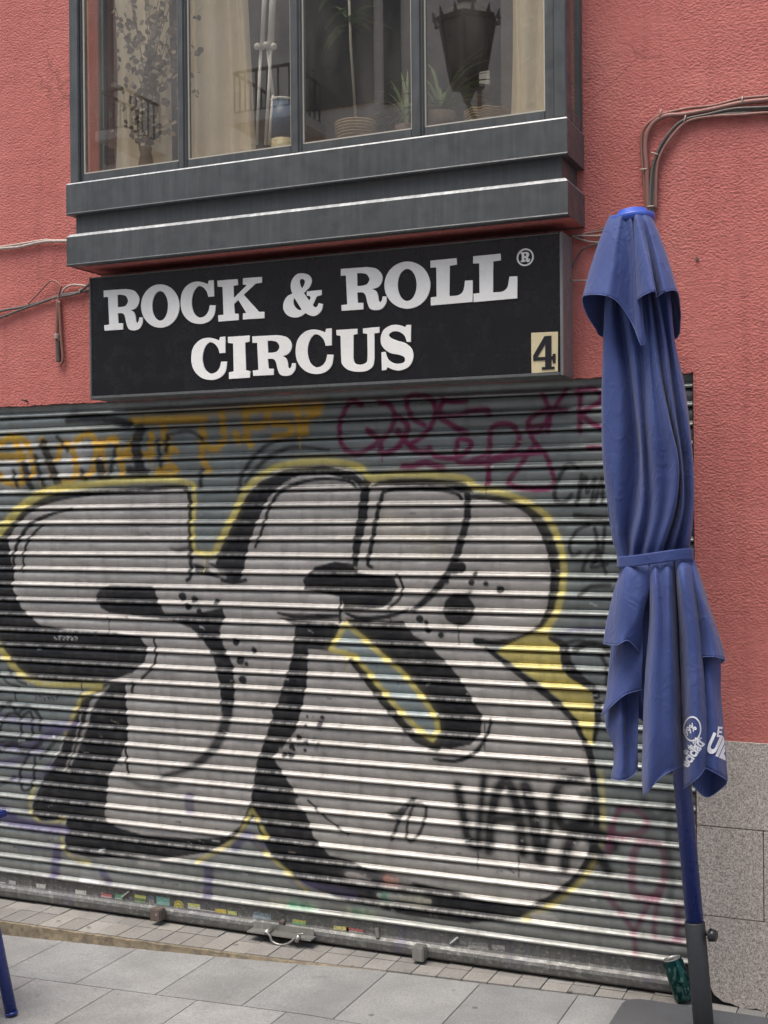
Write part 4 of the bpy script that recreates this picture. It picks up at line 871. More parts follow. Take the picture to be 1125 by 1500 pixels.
cables('l2', 'tangled cables with a hanging drop pipe beside the left end of the sign', [
    (T_([(-300, 790), (0, 700), (200, 662), (400, 605), (500, 568), (640, 548), (740, 520)]), .005, 'cableg'), (T_([(-300, 850), (0, 752), (150, 695), (300, 642), (450, 590), (620, 556), (700, 500), (740, 470)]), .0045, 'cableg'),
    (T_([(230, 640), (320, 545), (400, 462), (450, 455), (500, 500)]), .003, 'cable'), (T_([(500, 560), (530, 512), (600, 485), (720, 497)]), .004, 'cablew'), (T_([(470, 608), (466, 750), (462, 930)]), .0065, 'cable'), (T_([(466, 885), (462, 925)]), .010, 'cablew'), (T_([(470, 940), (472, 1030), (476, 1110)]), .0085, 'cableg'),
    (T_([(482, 618), (490, 780), (500, 930), (512, 1090), (492, 1135)]), .0055, 'cable'), (T_([(497, 500), (480, 560), (475, 640)]), .004, 'cable'), (T_([(460, 920), (462, 1010), (470, 1110)]), .004, 'cableg')],
    clips=[(*T_([(660, 545)])[0], 1.2)])
# anchor plug in the wall and a nail
p = at(1021, 379, Y=-.004); b = MB(); b.tube([(p[0], .001, p[2]), (p[0], -.006, p[2])], .006, 10); b.build('wall_plug', M['cableg'], bld)
p = at(38, 588, Y=-.01); b = MB(); b.tube([(p[0], .001, p[2]), (p[0], -.02, p[2]+.004), (p[0]-.012, -.022, p[2]+.008)], .004, 8); b.build('hook', M['iron'], bld)

# ================================================================== PARASOL
YA = -.34
base = at(1036, 1560, Y=YA); topc = at(926, 310, Y=YA)
par = empty('folded_parasol', (base[0], YA, 0)); tag(par, 'folded blue canvas parasol tied with a strap, leaning left on a blue pole', 'parasol')
def axis(py):
    t = (py-310)/(1560-310); return topc+(base-topc)*t
# pole and sleeve
b = MB(); b.tube([axis(330), axis(1352)], .0285, 32); b.build('pole', M['bluemetal'], par, True)
s1_, s0_ = at(1019, 1353, Y=YA), base; dirv = (s1_-s0_)/np.linalg.norm(s1_-s0_)
b = MB(); b.tube([axis(1353), axis(1353)+(axis(1353)-axis(1300))*.02, axis(1700)], [.0300, .0325, .0330], 32)
b.build('base_sleeve', M['anthra'], par, True)
kb = empty('clamp_knob', tuple(axis(1366)-np.array([base[0], YA, 0])), par)
b = MB(); a0 = axis(1368); b.tube([a0+[.025, 0, 0], a0+[.052, -.01, 0]], .007, 10); 
V0 = a0+np.array([.052, -.012, 0]); b.tube([V0-[.004, 0, 0], V0+[.016, -.005, 0]], [.022, .018], 9); 
o = b.build('knob', M['ink'], par, True); bpy.data.objects.remove(kb)
# base plate (square, rounded corners)
c0 = at(925, 1468, Z=.02); xl_ = float(at(912, 1474, Z=.02)[0]); yb_ = float(at(1000, 1471.5, Z=.02)[1])
pts = []
bw_ = .62; rc = .06; x0p, x1p, y1p, y0p = xl_-.01, xl_-.01+bw_, yb_, yb_-bw_
for (cx_, cy_, a0_) in ((x1p-rc, y1p-rc, 0), (x0p+rc, y1p-rc, 90), (x0p+rc, y0p+rc, 180), (x1p-rc, y0p+rc, 270)):
    for k in range(9): a = R(a0_+k*90/8); pts.append((cx_+rc*math.cos(a), cy_+rc*math.sin(a)))
n_ = len(pts); ctr = np.array([(x0p+x1p)/2, (y0p+y1p)/2])
V = [(x, y, .001) for x, y in pts]+[(x, y, .016) for x, y in pts]+[(*(ctr+(np.array(p)-ctr)*.985), .02) for p in pts]
Fc = [(k, (k+1) % n_, (k+1) % n_+n_, k+n_) for k in range(n_)]+[(k+n_, (k+1) % n_+n_, (k+1) % n_+2*n_, k+2*n_) for k in range(n_)]+[tuple(range(2*n_, 3*n_))]
o = mesh('base_plate', V, Fc, M['rubber'], par); set_tone(o, .98, 1.0)
b = MB(); p = axis(1560)*[1, 1, 0]; b.tube([(p[0], p[1], .0201), (p[0], p[1], .035), (p[0], p[1], .036)], [.07, .06, .03], 28); b.build('base_collar', M['anthra'], par, True)
# cap
b = MB(); a0 = axis(322); ax_ = np.array(axis(300)-axis(322)); ax_ /= np.linalg.norm(ax_)
b.tube([a0-ax_*.012, a0+ax_*.008, a0+ax_*.012, a0+ax_*.013, a0+ax_*.030, a0+ax_*.038], [.071, .074, .070, .052, .047, .02], 36); b.build('cap', M['blueplast'], par, True)
# sheets: rows of (x, y, depth) in a zoomed frame -> world; spline both ways
def sheet(rows, ox, oy, sc, nu=6, nv=6, closed=False, mb=None, wr=.0026):
    if ox == 820 and oy == 700: rows = [[(x, y, d*.55 if j == 0 else d) for x, y, d in r] for j, r in enumerate(rows)]
    W_ = [[tuple(at(ox+x/sc, oy+y/sc, Y=YA+d)) for x, y, d in r] for r in rows]
    W_ = [cr(r, nu, closed) for r in W_]; m_ = len(W_[0])
    cols = [cr([r[k] for r in W_], nv) for k in range(m_)]; nvv = len(cols[0])
    V = [tuple(cols[k][j]+np.array([0, wr*(math.sin(k*.31+j*.23)+math.sin(k*.13-j*.41+2)), 0])) for j in range(nvv) for k in range(m_)]
    w_ = m_ if closed else m_-1
    mb.add(V, [(j*m_+k, (j+1)*m_+k, (j+1)*m_+(k+1) % m_, j*m_+(k+1) % m_) for j in range(nvv-1) for k in range(w_)])
    return [V[(nvv-1)*m_+k] for k in range(m_)]
hems = []
# upper skirt (vent tier)
hem = [(118, 562, 0), (150, 541, -.07), (240, 546, -.125), (300, 577, -.10), (350, 642, -.075), (390, 715, -.07), (425, 803, -.10), (447, 772, -.075), (420, 690, -.03), (402, 585, -.07), (432, 548, -.125), (497, 522, -.145), (506, 552, -.06), (548, 526, -.11), (612, 523, -.04),
       (628, 600, .02), (630, 690, .06), (600, 775, .11), (400, 790, .13), (225, 762, .11), (190, 722, .07), (140, 642, .03)]
topx = [(262, 0), (272, -.03), (318, -.063), (334, -.060), (346, -.058), (356, -.062), (368, -.066), (373, -.062), (377, -.055), (383, -.058), (392, -.064), (402, -.066), (428, -.058), (448, -.050), (470, -.026), (478, 0), (470, .03), (440, .055), (370, .066), (300, .055), (275, .035), (266, .015)]
rows = []
for t in (0, .04, .12, .3, .5, .7, .86, 1):
    r = []
    for (hx, hy, hd), (tx, td) in zip([(a, b_, c_-.035 if c_ < -.02 else c_) for a, b_, c_ in hem], topx):
        y0 = 128-4*math.cos((tx-370)/110); bul = math.sin(math.pi*min(t*1.05, 1))*.10
        x = tx+(hx-tx)*(t**.92) if t > .1 else tx+(hx-tx)*t*1.2; d = td+(hd-td)*(t**.75)
        x += (hx-tx)*bul*.5
        r.append((x, y0+(hy-y0)*t, d))
    rows.append(r)
sk = MB(); hv = sheet(rows, 820, 280, 3.5705, 7, 4, True, sk, .0012)
skirt = sk.build('vent_skirt', M['navy'], par, True); hems.append(hv+[hv[0]])
# body between skirt and strap
lv = [392, 430, 500, 560, 620, 680, 740, 785, 808, 822]
L_ = [  # depth, x at levels
    (.0, [892, 887, 884, 882, 882, 884, 891, 896, 903, 906]), (-.055, [897, 893, 890, 887, 887, 890, 898, 904, 909, 911]), (-.070, [900, 898, 902, 908, 910, 908, 908, 910, 914, 915]), (-.020, [904, 903, 914, 924, 930, 933, 928, 920, 921, 921]),
    (-.100, [912, 914, 925, 932, 938, 941, 941, 932, 928, 927]), (-.070, [926, 931, 937, 941, 944, 948, 950, 943, 937, 935]), (-.125, [934, 938, 947, 952, 957, 962, 962, 953, 947, 945]), (-.115, [940, 945, 953, 958, 968, 978, 975, 964, 957, 955]),
    (-.140, [944, 950, 958, 967, 980, 993, 988, 974, 966, 965]), (-.070, [948, 954, 964, 972, 983, 995, 992, 980, 973, 971]), (-.115, [953, 960, 973, 980, 989, 998, 999, 988, 981, 979]), (-.045, [958, 965, 977, 985, 993, 1001, 1003, 994, 988, 986]),
    (-.075, [968, 976, 984, 995, 1006, 1012, 1012, 1005, 999, 997]), (0, [975, 982, 988, 1001, 1009, 1015, 1016, 1012, 1009, 1009]), (.05, [968, 976, 984, 995, 1004, 1010, 1011, 1006, 1003, 1003]), (.09, [940, 945, 948, 950, 955, 960, 962, 960, 962, 962]), (.05, [900, 897, 894, 890, 890, 893, 900, 905, 910, 911])]
sqz = [.35, .42, .60, .85, 1., .95, .85, .66, .50, .48]
rows = [[(l[1][j], lv[j], l[0]*sqz[j]) for l in L_] for j in range(len(lv))]
bo_ = MB(); sheet(rows, 0, 0, 1, 7, 5, True, bo_)
# strap
def strapring(y0l, y0r, hgt):
    V = []; N = 60; b = MB()
    xl, xr = 905, 1015
    for k in range(N):
        w = 2*math.pi*k/N; cx_ = (xl+xr)/2; x = cx_-(xr-xl)/2*math.cos(w); d = -.092*math.copysign(abs(math.sin(w))**.6, math.sin(w))*(1+.03*math.sin(w*7)); t = (x-xl)/(xr-xl)
        for q in (0, .15, .85, 1):
            bul = .0 if q in (0, 1) else -.002
            V.append(tuple(at(x, y0l+(y0r-y0l)*t+hgt*q+1.5*math.sin(w*2), Y=YA+d+bul*math.copysign(1, -d) if False else YA+d)))
    b.add(V, [(k*4+j, k*4+j+1, ((k+1) % N)*4+j+1, ((k+1) % N)*4+j) for k in range(N) for j in range(3)]); return b
sb = strapring(814, 803.5, 17); so_ = sb.build('strap', M['navy'], par, True)
md = so_.modifiers.new('th', 'SOLIDIFY'); md.thickness = .003; md.offset = 1
# lower panels, region frame (820,700) x3
E_ = 3.0
def low(rows, **k): hv = sheet(rows, 820, 700, E_, mb=bo_, **k); hems.append(hv); return hv
# inner core of gathered cloth
low([[(275, 360, 0), (350, 360, -.03), (440, 360, -.035), (520, 360, -.03), (580, 360, 0)], [(285, 600, .02), (360, 600, -.035), (440, 600, -.02), (525, 600, -.02), (610, 600, .02)], [(280, 900, .03), (360, 900, -.03), (440, 900, 0), (530, 900, -.01), (640, 900, .02)], [(290, 1080, .03), (352, 1060, 0), (440, 1180, 0), (530, 1180, 0), (640, 1160, .02)]], nu=8, nv=6)
hems.pop()
# P5 upper left flap
low([[(262, 352, -.01), (285, 352, -.05), (330, 352, -.055), (385, 352, -.06)], [(268, 400, -.02), (290, 400, -.075), (340, 395, -.08), (392, 400, -.065)], [(232, 520, -.02), (276, 520, -.10), (340, 500, -.10), (396, 480, -.07)],
     [(205, 640, -.01), (264, 640, -.115), (330, 620, -.11), (368, 600, -.075)], [(193, 728, 0), (225, 738, -.06), (254, 728, -.125), (262, 712, -.13), (300, 714, -.12), (350, 765, -.07)][0:1]+[(252, 734, -.12), (300, 714, -.115), (350, 765, -.07)]], nu=9, nv=6)
# P6 dark inner sheet with swooping hem
low([[(262, 395, .03), (300, 395, -.01), (345, 395, -.03), (390, 395, -.04)], [(240, 600, .04), (280, 600, -.02), (330, 600, -.04), (370, 600, -.05)], [(240, 800, .02), (275, 800, -.04), (325, 800, -.06), (365, 800, -.06)], [(182, 1052, -.01), (225, 1005, -.07), (290, 952, -.08), (362, 930, -.055)]], nu=8, nv=7)
# P7 lower left lobe
low([[(250, 500, .06), (280, 500, .02), (310, 500, .01), (370, 500, -.02)], [(210, 900, .05), (260, 900, -.03), (300, 900, -.01), (350, 900, -.03)], [(200, 1080, .02), (268, 1080, -.055), (300, 1080, -.02), (346, 1080, -.03)], [(240, 1200, .0), (270, 1200, -.06), (310, 1200, -.03), (342, 1200, -.04)], [(226, 1322, -.01), (262, 1328, -.07), (308, 1318, -.04), (342, 1284, -.03)]], nu=8, nv=7)
# P1 front centre panel
low([[(385, 352, -.055), (412, 350, -.07), (440, 350, -.075), (470, 350, -.08), (502, 350, -.06)], [(388, 420, -.055), (418, 420, -.10), (440, 420, -.085), (475, 420, -.105), (505, 420, -.05)], [(394, 600, -.06), (425, 600, -.13), (455, 600, -.115), (485, 600, -.12), (514, 600, -.045)],
     [(378, 850, -.07), (410, 850, -.15), (455, 850, -.135), (495, 850, -.125), (524, 850, -.04)], [(366, 1100, -.07), (400, 1100, -.155), (450, 1100, -.14), (500, 1100, -.12), (532, 1100, -.03)], [(360, 1290, -.07), (392, 1290, -.15), (445, 1260, -.14), (498, 1230, -.115), (536, 1200, -.03)],
     [(368, 1396, -.08), (396, 1368, -.14), (440, 1318, -.135), (496, 1284, -.11), (540, 1262, -.03)]], nu=8, nv=7)
# P2 printed panel
pr_rows = [[(500, 350, -.05), (520, 350, -.075), (545, 350, -.075), (575, 350, -.05)], [(508, 420, -.05), (528, 420, -.10), (556, 420, -.10), (590, 420, -.05)], [(520, 600, -.045), (552, 600, -.12), (586, 600, -.12), (615, 600, -.06)], [(532, 850, -.04), (568, 850, -.13), (604, 850, -.135), (632, 850, -.075)],
           [(540, 1080, -.045), (574, 1080, -.125), (610, 1080, -.14), (645, 1080, -.09)], [(543, 1220, -.05), (576, 1220, -.12), (612, 1220, -.14), (646, 1210, -.09)], [(546, 1362, -.06), (578, 1340, -.11), (612, 1312, -.13), (642, 1270, -.09)]]
low(pr_rows, nu=8, nv=7)
# P4 upper right flap
low([[(560, 350, -.04), (575, 350, -.05), (590, 352, -.02)], [(575, 440, -.05), (600, 440, -.07), (618, 440, -.02)], [(600, 560, -.06), (632, 560, -.09), (656, 560, -.02)], [(614, 700, -.07), (665, 700, -.10), (702, 700, -.02)], [(620, 786, -.075), (680, 786, -.105), (728, 797, -.02)]], nu=9, nv=6)
# P4b inside of that flap turning back
low([[(600, 560, .02), (640, 560, .04), (656, 560, .0)], [(616, 760, .0), (660, 760, .05), (712, 760, .0)], [(622, 852, -.02), (662, 850, .04), (727, 800, -.015)]], nu=8, nv=6)
# P3 lower right printed sheet
low([[(590, 500, -.03), (620, 500, -.01), (640, 500, .02)], [(620, 760, -.05), (660, 760, -.045), (700, 760, .0)], [(634, 950, -.07), (672, 950, -.075), (708, 950, -.01)], [(642, 1120, -.085), (686, 1120, -.095), (722, 1120, -.02)], [(640, 1272, -.09), (690, 1300, -.10), (738, 1328, -.02)]], nu=9, nv=6)
low([[(600, 1100, .0), (660, 1100, .05), (718, 1100, .01)], [(590, 1260, -.02), (660, 1280, .06), (734, 1290, .0)], [(586, 1352, -.04), (618, 1394, .02), (680, 1396, .04), (734, 1345, -.01)][0:1]+[(650, 1402, .035), (733, 1345, -.01)]], nu=9, nv=6)
canopy = bo_.build('canopy', M['navy'], par, True)
# piped hems
for hvv in hems:
    hb = MB(); hb.tube([Vector(p) for p in hvv[::2]], .0018, 6); hb.build('hem_piping', M['navyhem'], par, True)
for o_ in (canopy, skirt):
    md = o_.modifiers.new('th', 'SOLIDIFY'); md.thickness = .0016; md.offset = 0
# print on the cloth: outlines of bundled letters laid onto the canvas
bvh = BVHTree.FromPolygons([Vector(v) for v in bo_.V], bo_.F)
def textpoly(s, size, bold=.02):
    cu = bpy.data.curves.new('t', 'FONT'); cu.body = s; cu.size = size; cu.offset = bold*size; cu.resolution_u = 3; cu.align_x = 'LEFT'
    ob = bpy.data.objects.new('t', cu); COL.objects.link(ob); dg = bpy.context.evaluated_depsgraph_get(); dg.update()
    me = bpy.data.meshes.new_from_object(ob.evaluated_get(dg)); bpy.data.objects.remove(ob)
    bm = bmesh.new(); bm.from_mesh(me); bmesh.ops.triangulate(bm, faces=bm.faces[:])
    for _ in range(4): bmesh.ops.subdivide_edges(bm, edges=[e for e in bm.edges if e.calc_length() > size*.09], cuts=1); bmesh.ops.triangulate(bm, faces=bm.faces[:])
    V = [(v.co.x, v.co.y) for v in bm.verts]; Fc = [[v.index for v in f.verts] for f in bm.faces]; bm.free(); return V, Fc
def lay(V, Fc, ox, oy, rot, sx=1.):
    c, s_ = math.cos(rot), math.sin(rot); out = []; ok = True; keep = []
    for (x, y) in V:
        x *= sx; zx, zy = ox+x*c+y*s_, oy+x*s_-y*c
        d = Vector(ray(820+zx/3, 700+zy/3)).normalized(); h_, n__, i_, ds = bvh.ray_cast(Vector(C0), d)
        if h_ is None: out.append((0, 0, 0)); keep.append(False)
        else: out.append(tuple(h_-d*.0035)); keep.append(True)
    F2 = [f for f in Fc if all(keep[k] for k in f) and max((Vector(out[f[0]])-Vector(out[f[k]])).length for k in (1, 2)) < .03]
    if F2: u_ = sorted({k for f in F2 for k in f}); ix = {k: i for i, k in enumerate(u_)}; mesh('printed_lettering', [out[k] for k in u_], [[ix[k] for k in f] for f in F2], M['text'], par)
for s, size, x, y, rot, bold, sx in (('99%', 46, 556, 1136, -.62, .03, .75), ('eciclad', 68, 560, 1276, -.95, .035, .72), ('da de plást', 34, 552, 1218, -.80, .02, .7), ('E', 62, 688, 1136, .12, .03, .75), ('UIL', 118, 640, 1196, .42, .05, .58)):
    V, Fc = textpoly(s, size, bold); lay(V, Fc, x, y, rot, sx)
N = 44; V = []; 
for k in range(N): a = 2*math.pi*k/N; V += [(40*math.cos(a), 56*math.sin(a)), (34*math.cos(a), 49*math.sin(a))]
lay(V, [(2*k, 2*k+1, (2*k+3) % (2*N)) for k in range(N)]+[(2*k, (2*k+3) % (2*N), (2*k+2) % (2*N)) for k in range(N)], 582, 1103, 0)

# ================================================================== TABLE at the left edge
tb0 = at(17, 1487, Z=-.03); yt_ = tb0[1]
tip = at(7, 1188, Y=yt_+.03)
tb = empty('cafe_table', (tb0[0]-.45, yt_-.3, -.03)); tag(tb, 'blue metal table at the left edge showing one splayed leg and a top corner', 'table')
zt_ = float(tip[2]); x1_ = float(tip[0]); y1_ = float(yt_+.05)
b = MB(); b.bbox(x1_-.62, x1_, y1_-.62, y1_, zt_-.022, zt_, .006); b.box(x1_-.60, x1_-.02, y1_-.60, y1_-.02, zt_-.045, zt_-.0225); b.build('table_top', M['bluemetal'], tb)
lt = at(-34, 1210, Y=yt_)
dx_ = tb0[0]-lt[0]
for sx, sy in ((1, 1), (-1, 1), (1, -1), (-1, -1)):
    cx_, cy_ = x1_-.31, y1_-.31
    top_ = np.array([lt[0] if sx > 0 else 2*cx_-lt[0], yt_-.02 if sy > 0 else 2*cy_-yt_+.02, zt_-.04]); bot_ = np.array([tb0[0] if sx > 0 else 2*cx_-tb0[0], yt_ if sy > 0 else 2*cy_-yt_, -.028])
    b = MB(); b.tube([bot_, bot_+(top_-bot_)*.015], .0225, 16); b.tube([bot_+(top_-bot_)*.0151, top_], [.021, .021], 16); b.build('leg', M['bluemetal'], tb, True)

# ================================================================== CAN
can_b, can_t = at(1003, 1447, Y=-.045), at(984, 1409, Y=-.02)
up_ = Vector(can_t-can_b).normalized(); up_ = Vector((-.30, .16, 1)).normalized()
cb_ = at(1013, 1451, Z=.008); up_ = Vector((-.34, .0, 1)).normalized()
rot = Vector((0, 0, 1)).rotation_difference(up_).to_matrix().to_4x4(); pos = Matrix.Translation(Vector((float(cb_[0]), min(float(cb_[1]), -.036), .014)))
cn = empty('drink_can', tuple(pos.translation)); tag(cn, 'dark green drink can with silver lid leaning at the foot of the shutter', 'can')
def rot_lathe(pr, n=28):
    V = []; 
    for r_, z in pr:
        for k in range(n): a = 2*math.pi*k/n; V.append(tuple(pos @ rot @ Vector((r_*math.cos(a), r_*math.sin(a), z))))
    return V, [(i*n+k, i*n+(k+1) % n, (i+1)*n+(k+1) % n, (i+1)*n+k) for i in range(len(pr)-1) for k in range(n)]
cm = mat('green_can_lacquer', (.01, .075, .06), .22, .75); n = NT(cm); n.col(n.mix(n.ramp(n.noise(40, 3, .6, (2, 2, 1)), [(.56, 0.), (.6, .8)]), (.006, .045, .042), (.10, .2, .18)))
sc_ = 1.12
b = MB(); b.add(*rot_lathe([(.0, .004), (.024, .0), (.0315*sc_, .010), (.0325*sc_, .014), (.0325*sc_, .132), (.0275*sc_, .146)])); b.build('can_body', cm, cn, True)
b = MB(); b.add(*rot_lathe([(.0275*sc_, .1462), (.0285*sc_, .149), (.027*sc_, .1505), (.025*sc_, .149), (.0242*sc_, .1465), (0.0005, .1468)])); b.build('lid', M['zinc'], cn, True)
b = MB(); b.add(*[[tuple(pos @ rot @ Vector((x, y, .1476))) for x, y in ((-.006, -.019), (.006, -.019), (.009, -.006), (-.009, -.006))], [(0, 1, 2, 3)]]); b.build('drink_hole', M['ink'], cn)

# ================================================================== GROUND
def gz_(x): return min(0., .034*(x+2.0)) if x < -2.0 else 0.
XG0, XG1, YG0 = -14., 9., -8.0
def fy(x):                                # front edge line of the threshold strip
    return np.interp(x, [-3.66, -2.99, -2.37, -1.81, -1.50, -.95], [-.222, -.205, -.178, -.135, -.115, -.07])
gm = MB(); gxs = list(np.linspace(XG0, -2, 30))+[XG1]
for a, c in zip(gxs[:-1], gxs[1:]): gm.add([(a, -60, gz_(a)-.006), (c, -60, gz_(c)-.006), (c, .4, gz_(c)-.006), (a, .4, gz_(a)-.006)], [(0, 1, 2, 3)])
o = gm.build('ground', M['joint']); tag(o, kind='structure'); set_tone(o, 1, 1.001)
# slabs, cut along joints seen in the photo
jt = [at(*p, Z=0) for p in ((331, 1431), (492, 1415), (622, 1431), (786, 1435))]
JX = sorted(float(j[0]) for j in jt)
sm = MB(); g_ = .0035
xs_j = [-2.62, -2.10, -1.66, -1.16]
xs_j = [JX[0], JX[1], JX[2], JX[3]]
wS = (JX[3]-JX[0])/3
def slabgrid():
    yj = [-.62, -1.02, -1.42, -1.82, -2.3, -2.8, -3.3, -3.8, -4.3, -4.8, -5.3, -5.8, -6.3, -6.8, -7.4]
    rows_ = [None]+yj
    for r in range(len(yj)):
        x = JX[0]-wS*14+(wS*.5 if r % 2 == 0 else 0.)
        while x < XG1:
            x0, x1 = x+g_/2, x+wS-g_/2; n = 5
            top = [(fy(t)-.006 if r == 0 and t < -.95 else (-.07-.006 if r == 0 else yj[r-1]-g_/2)) for t in np.linspace(x0, x1, n)]
            y0 = yj[r]+g_/2
            for k in range(n-1):
                a, c = np.linspace(x0, x1, n)[k:k+2]
                sm.add([(a, y0, gz_(a)), (c, y0, gz_(c)), (c, top[k+1], gz_(c)), (a, top[k], gz_(a))], [(0, 1, 2, 3)])
            x += wS
slabgrid()
o = sm.build('pavement', M['slab']); tag(o, kind='structure'); o['_isl'] = 4; set_tone(o, .86, 1.05); del o['_isl']
# threshold of small tiles: two rows, top at z=0 with an ochre mortar riser
tm = MB(); tw = .098; x = XL-.4; random.seed(3)
while x < 5.:
    x0, x1 = x+.002, x+tw-.002
    for (u0, u1) in ((0., .52), (.52, 1.)):
        def yy(t, u): f = fy(t)+.004; return f+(.055-f)*u
        sk_ = .0
        P4 = [(x0, yy(x0, u0)+(.002 if u0 else .0)), (x1, yy(x1, u0)+(.002 if u0 else .0)), (x1, yy(x1, u1)-.002), (x0, yy(x0, u1)-.002)]
        dz = random.uniform(-.0015, .0015); zz_ = .0055 if x > -1.0 else .002
        tm.add([(a, b_, zz_+dz) for a, b_ in P4]+[(a, b_, -.012) for a, b_ in P4], [(0, 1, 2, 3), (0, 4, 5, 1), (1, 5, 6, 2), (2, 6, 7, 3), (3, 7, 4, 0)])
    x += tw
o = tm.build('threshold', M['tile']); tag(o, kind='structure'); o['_isl'] = 5; set_tone(o, .80, 1.1); del o['_isl']
rs = MB(); n = 200; xr_ = np.linspace(XL-.6, -1.9, n); V = []
for i, x in enumerate(xr_):
    f = float(fy(x)); j = .004*math.sin(x*17+2*math.sin(x*5))*math.sin(x*43)+random.uniform(-.0035, .0035)
    V += [(x, f+.008, -.0005), (x, f-.004+j*.5, -.004+j*.3), (x, f-.006+j*.3, (gz_(x)-.004)*.5), (x, f-.010+j*.6, gz_(x)-.004)]
rs.add(V, [(4*i+k, 4*i+k+1, 4*i+k+5, 4*i+k+4) for i in range(n-1) for k in range(3)])
rs.add([(XL-.6, .28, -.008), (XL-.6, -.21, -.008), (4.9, -.06, -.0025), (4.9, .28, -.0025)], [(0, 1, 2, 3)])
o = rs.build('threshold_riser', M['ochre']); tag(o, kind='structure'); set_tone(o, .97, 1.03)

# ================================================================== OPPOSITE SIDE (behind the camera; shows in the glass)
YO = -7.6
ob_ = empty('opposite_house', (-2, YO, 0)); tag(ob_, 'pale rendered house across the street with balconies, seen only as a reflection', 'building')
b = MB(); b.box(-12, 7, YO-.4, YO, -.3, 9.2); o = b.build('wall', M['facade2'], ob_); set_tone(o, .95, 1.0)
dk = mat('dark_window', (.02, .02, .022), .25)
def refl(x0, y0, x1, y1, Y=YO): a, c = mirrored(x0, y0, YG, Y), mirrored(x1, y1, YG, Y); return a[0], c[0], c[2], a[2]
for (x0, y0, x1, y1, m_) in ((446, -300, 548, 150, dk), (560, -300, 588, 150, dk), (150, -300, 168, 240, dk), (122, -300, 150, 250, M['cable']), (700, 60, 706, 160, M['cable'])):
    xa_, xb_, za_, zb_ = refl(x0, y0, x1, y1); q = MB(); q.box(xa_, xb_, YO+.001, YO+.03, za_, zb_); o = q.build('window' if m_ is dk else 'pilaster', m_, ob_)
def balcony(x0, y0, x1, y1):
    xa_, xb_, za_, zb_ = refl(x0, y0, x1, y1, YO+.7)
    bl = MB(); bl.box(xa_-.05, xb_+.05, YO+.001, YO+.75, za_-.12, za_-.02); o = bl.build('balcony', M['facade2'], ob_); set_tone(o, .9, .95)
    ir = MB(); zt2 = max(zb_, za_+.4)
    for (p0, p1) in (((xa_, YO+.7), (xb_, YO+.7)), ((xa_, YO+.04), (xa_, YO+.7)), ((xb_, YO+.04), (xb_, YO+.7))):
        for zz in (za_, zt2): ir.tube([(*p0, zz), (*p1, zz)], .018, 6)
        n = max(2, int(math.hypot(p1[0]-p0[0], p1[1]-p0[1])/.11))
        for k in range(n+1): t = k/n; ir.tube([(p0[0]+(p1[0]-p0[0])*t, p0[1]+(p1[1]-p0[1])*t, za_), (p0[0]+(p1[0]-p0[0])*t, p0[1]+(p1[1]-p0[1])*t, zt2)], .010, 6)
    r_ = ir.build('railing', M['iron'], ob_); setpar(r_, o)
balcony(344, 212, 424, 154); balcony(150, 252, 182, 186)
# street lantern on a wall bracket
YLn = -6.3
c = mirrored(684, 70, YG, YLn); l_ = empty('street_lantern', tuple(c)); tag(l_, 'ornate black street lantern on the house across the street, mirrored in the right pane', 'lantern')
mp = lambda x, y: mirrored(x, y, YG, YLn)
hw = lambda px: px*.5*np.linalg.norm(mp(684, 70)-mp(685, 70))
zc = lambda y: float(mp(684, y)[2])
def frust(b, y0, w0, y1, w1, n=6):
    z0, z1 = zc(y0), zc(y1); r0, r1 = hw(w0), hw(w1); V = [(c[0]+r*math.cos(a), c[1]+r*math.sin(a), z) for r, z in ((r0, z0), (r1, z1)) for a in [2*math.pi*k/n+.3 for k in range(n)]]
    b.add(V, [(k, (k+1) % n, n+(k+1) % n, n+k) for k in range(n)]+[tuple(range(n))[::-1], tuple(range(n, 2*n))])
b = MB(); frust(b, 30, 88, 10, 40); frust(b, 9.5, 26, -14, 34); frust(b, -15, 30, -40, 6); frust(b, 36, 84, 31, 92)
for k in range(12): a = 2*math.pi*k/12; r = hw(88); b.tube([(c[0]+r*math.cos(a), c[1]+r*math.sin(a), zc(34)), (c[0]+r*1.07*math.cos(a), c[1]+r*1.07*math.sin(a), zc(20))], [.022, .004], 6)
b.build('crown_roof', M['iron'], l_)
b = MB()
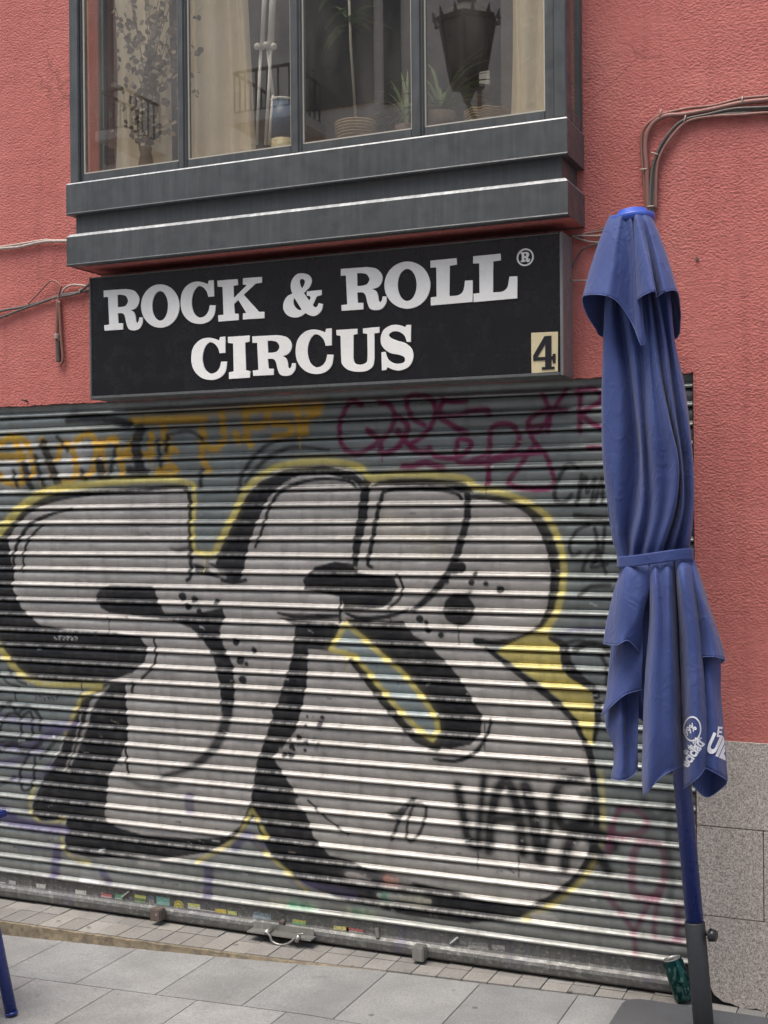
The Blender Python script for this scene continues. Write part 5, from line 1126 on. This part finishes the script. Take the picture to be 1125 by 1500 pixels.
for k in range(6):
    a = 2*math.pi*k/6+.3; r0, r1 = hw(80), hw(48); b.tube([(c[0]+r0*math.cos(a), c[1]+r0*math.sin(a), zc(36)), (c[0]+r1*math.cos(a), c[1]+r1*math.sin(a), zc(122))], .016, 6)
frust(b, 128, 50, 122, 54); frust(b, 150, 10, 128.5, 26); b.tube([(c[0], c[1], zc(150)), (c[0], c[1]-.2, zc(165)), (c[0], YO+.0, zc(165))], .022, 8)
b.build('cage', M['iron'], l_)
b = MB(); frust(b, 121.5, 44, 37, 74); b.build('lamp_glass', mat('smoked_glass', (.04, .04, .038), .3), l_)

# ================================================================== LIGHT, CAMERA
w = bpy.data.worlds.new('World'); S.world = w; w.use_nodes = True; t = w.node_tree
sk_ = t.nodes.new('ShaderNodeTexSky'); sk_.sky_type = 'NISHITA'; sk_.sun_disc = False; EL, AZ = R(72), R(205)
sk_.sun_elevation = EL; sk_.sun_rotation = AZ; sk_.air_density = 1.6; sk_.dust_density = 4.; sk_.ozone_density = .6
bg = t.nodes['Background']; bg.inputs[1].default_value = .15; t.links.new(sk_.outputs[0], bg.inputs[0])
sd = bpy.data.lights.new('sun', 'SUN'); sd.energy = 1.5; sd.angle = R(35); sd.color = (1, .965, .91)
so2 = bpy.data.objects.new('sun', sd); COL.objects.link(so2)
sdir = Vector((math.sin(AZ)*math.cos(EL), math.cos(AZ)*math.cos(EL), math.sin(EL)))
so2.rotation_euler = sdir.to_track_quat('Z', 'Y').to_euler()
cd = bpy.data.cameras.new('camera'); cam = bpy.data.objects.new('camera', cd); COL.objects.link(cam); S.camera = cam
cd.sensor_fit = 'VERTICAL'; cd.sensor_height = 36; cd.lens = F/1500*36; cd.clip_end = 300; cd.clip_start = .05
cam.matrix_world = Matrix(((RX[0], UX[0], -DX[0], C0[0]), (RX[1], UX[1], -DX[1], C0[1]), (RX[2], UX[2], -DX[2], C0[2]), (0, 0, 0, 1)))
vs_ = S.view_settings; vs_.view_transform = 'Standard'; vs_.look = 'None'; vs_.exposure = 1.0; vs_.gamma = 1
S.render.resolution_x = 768; S.render.resolution_y = 1024
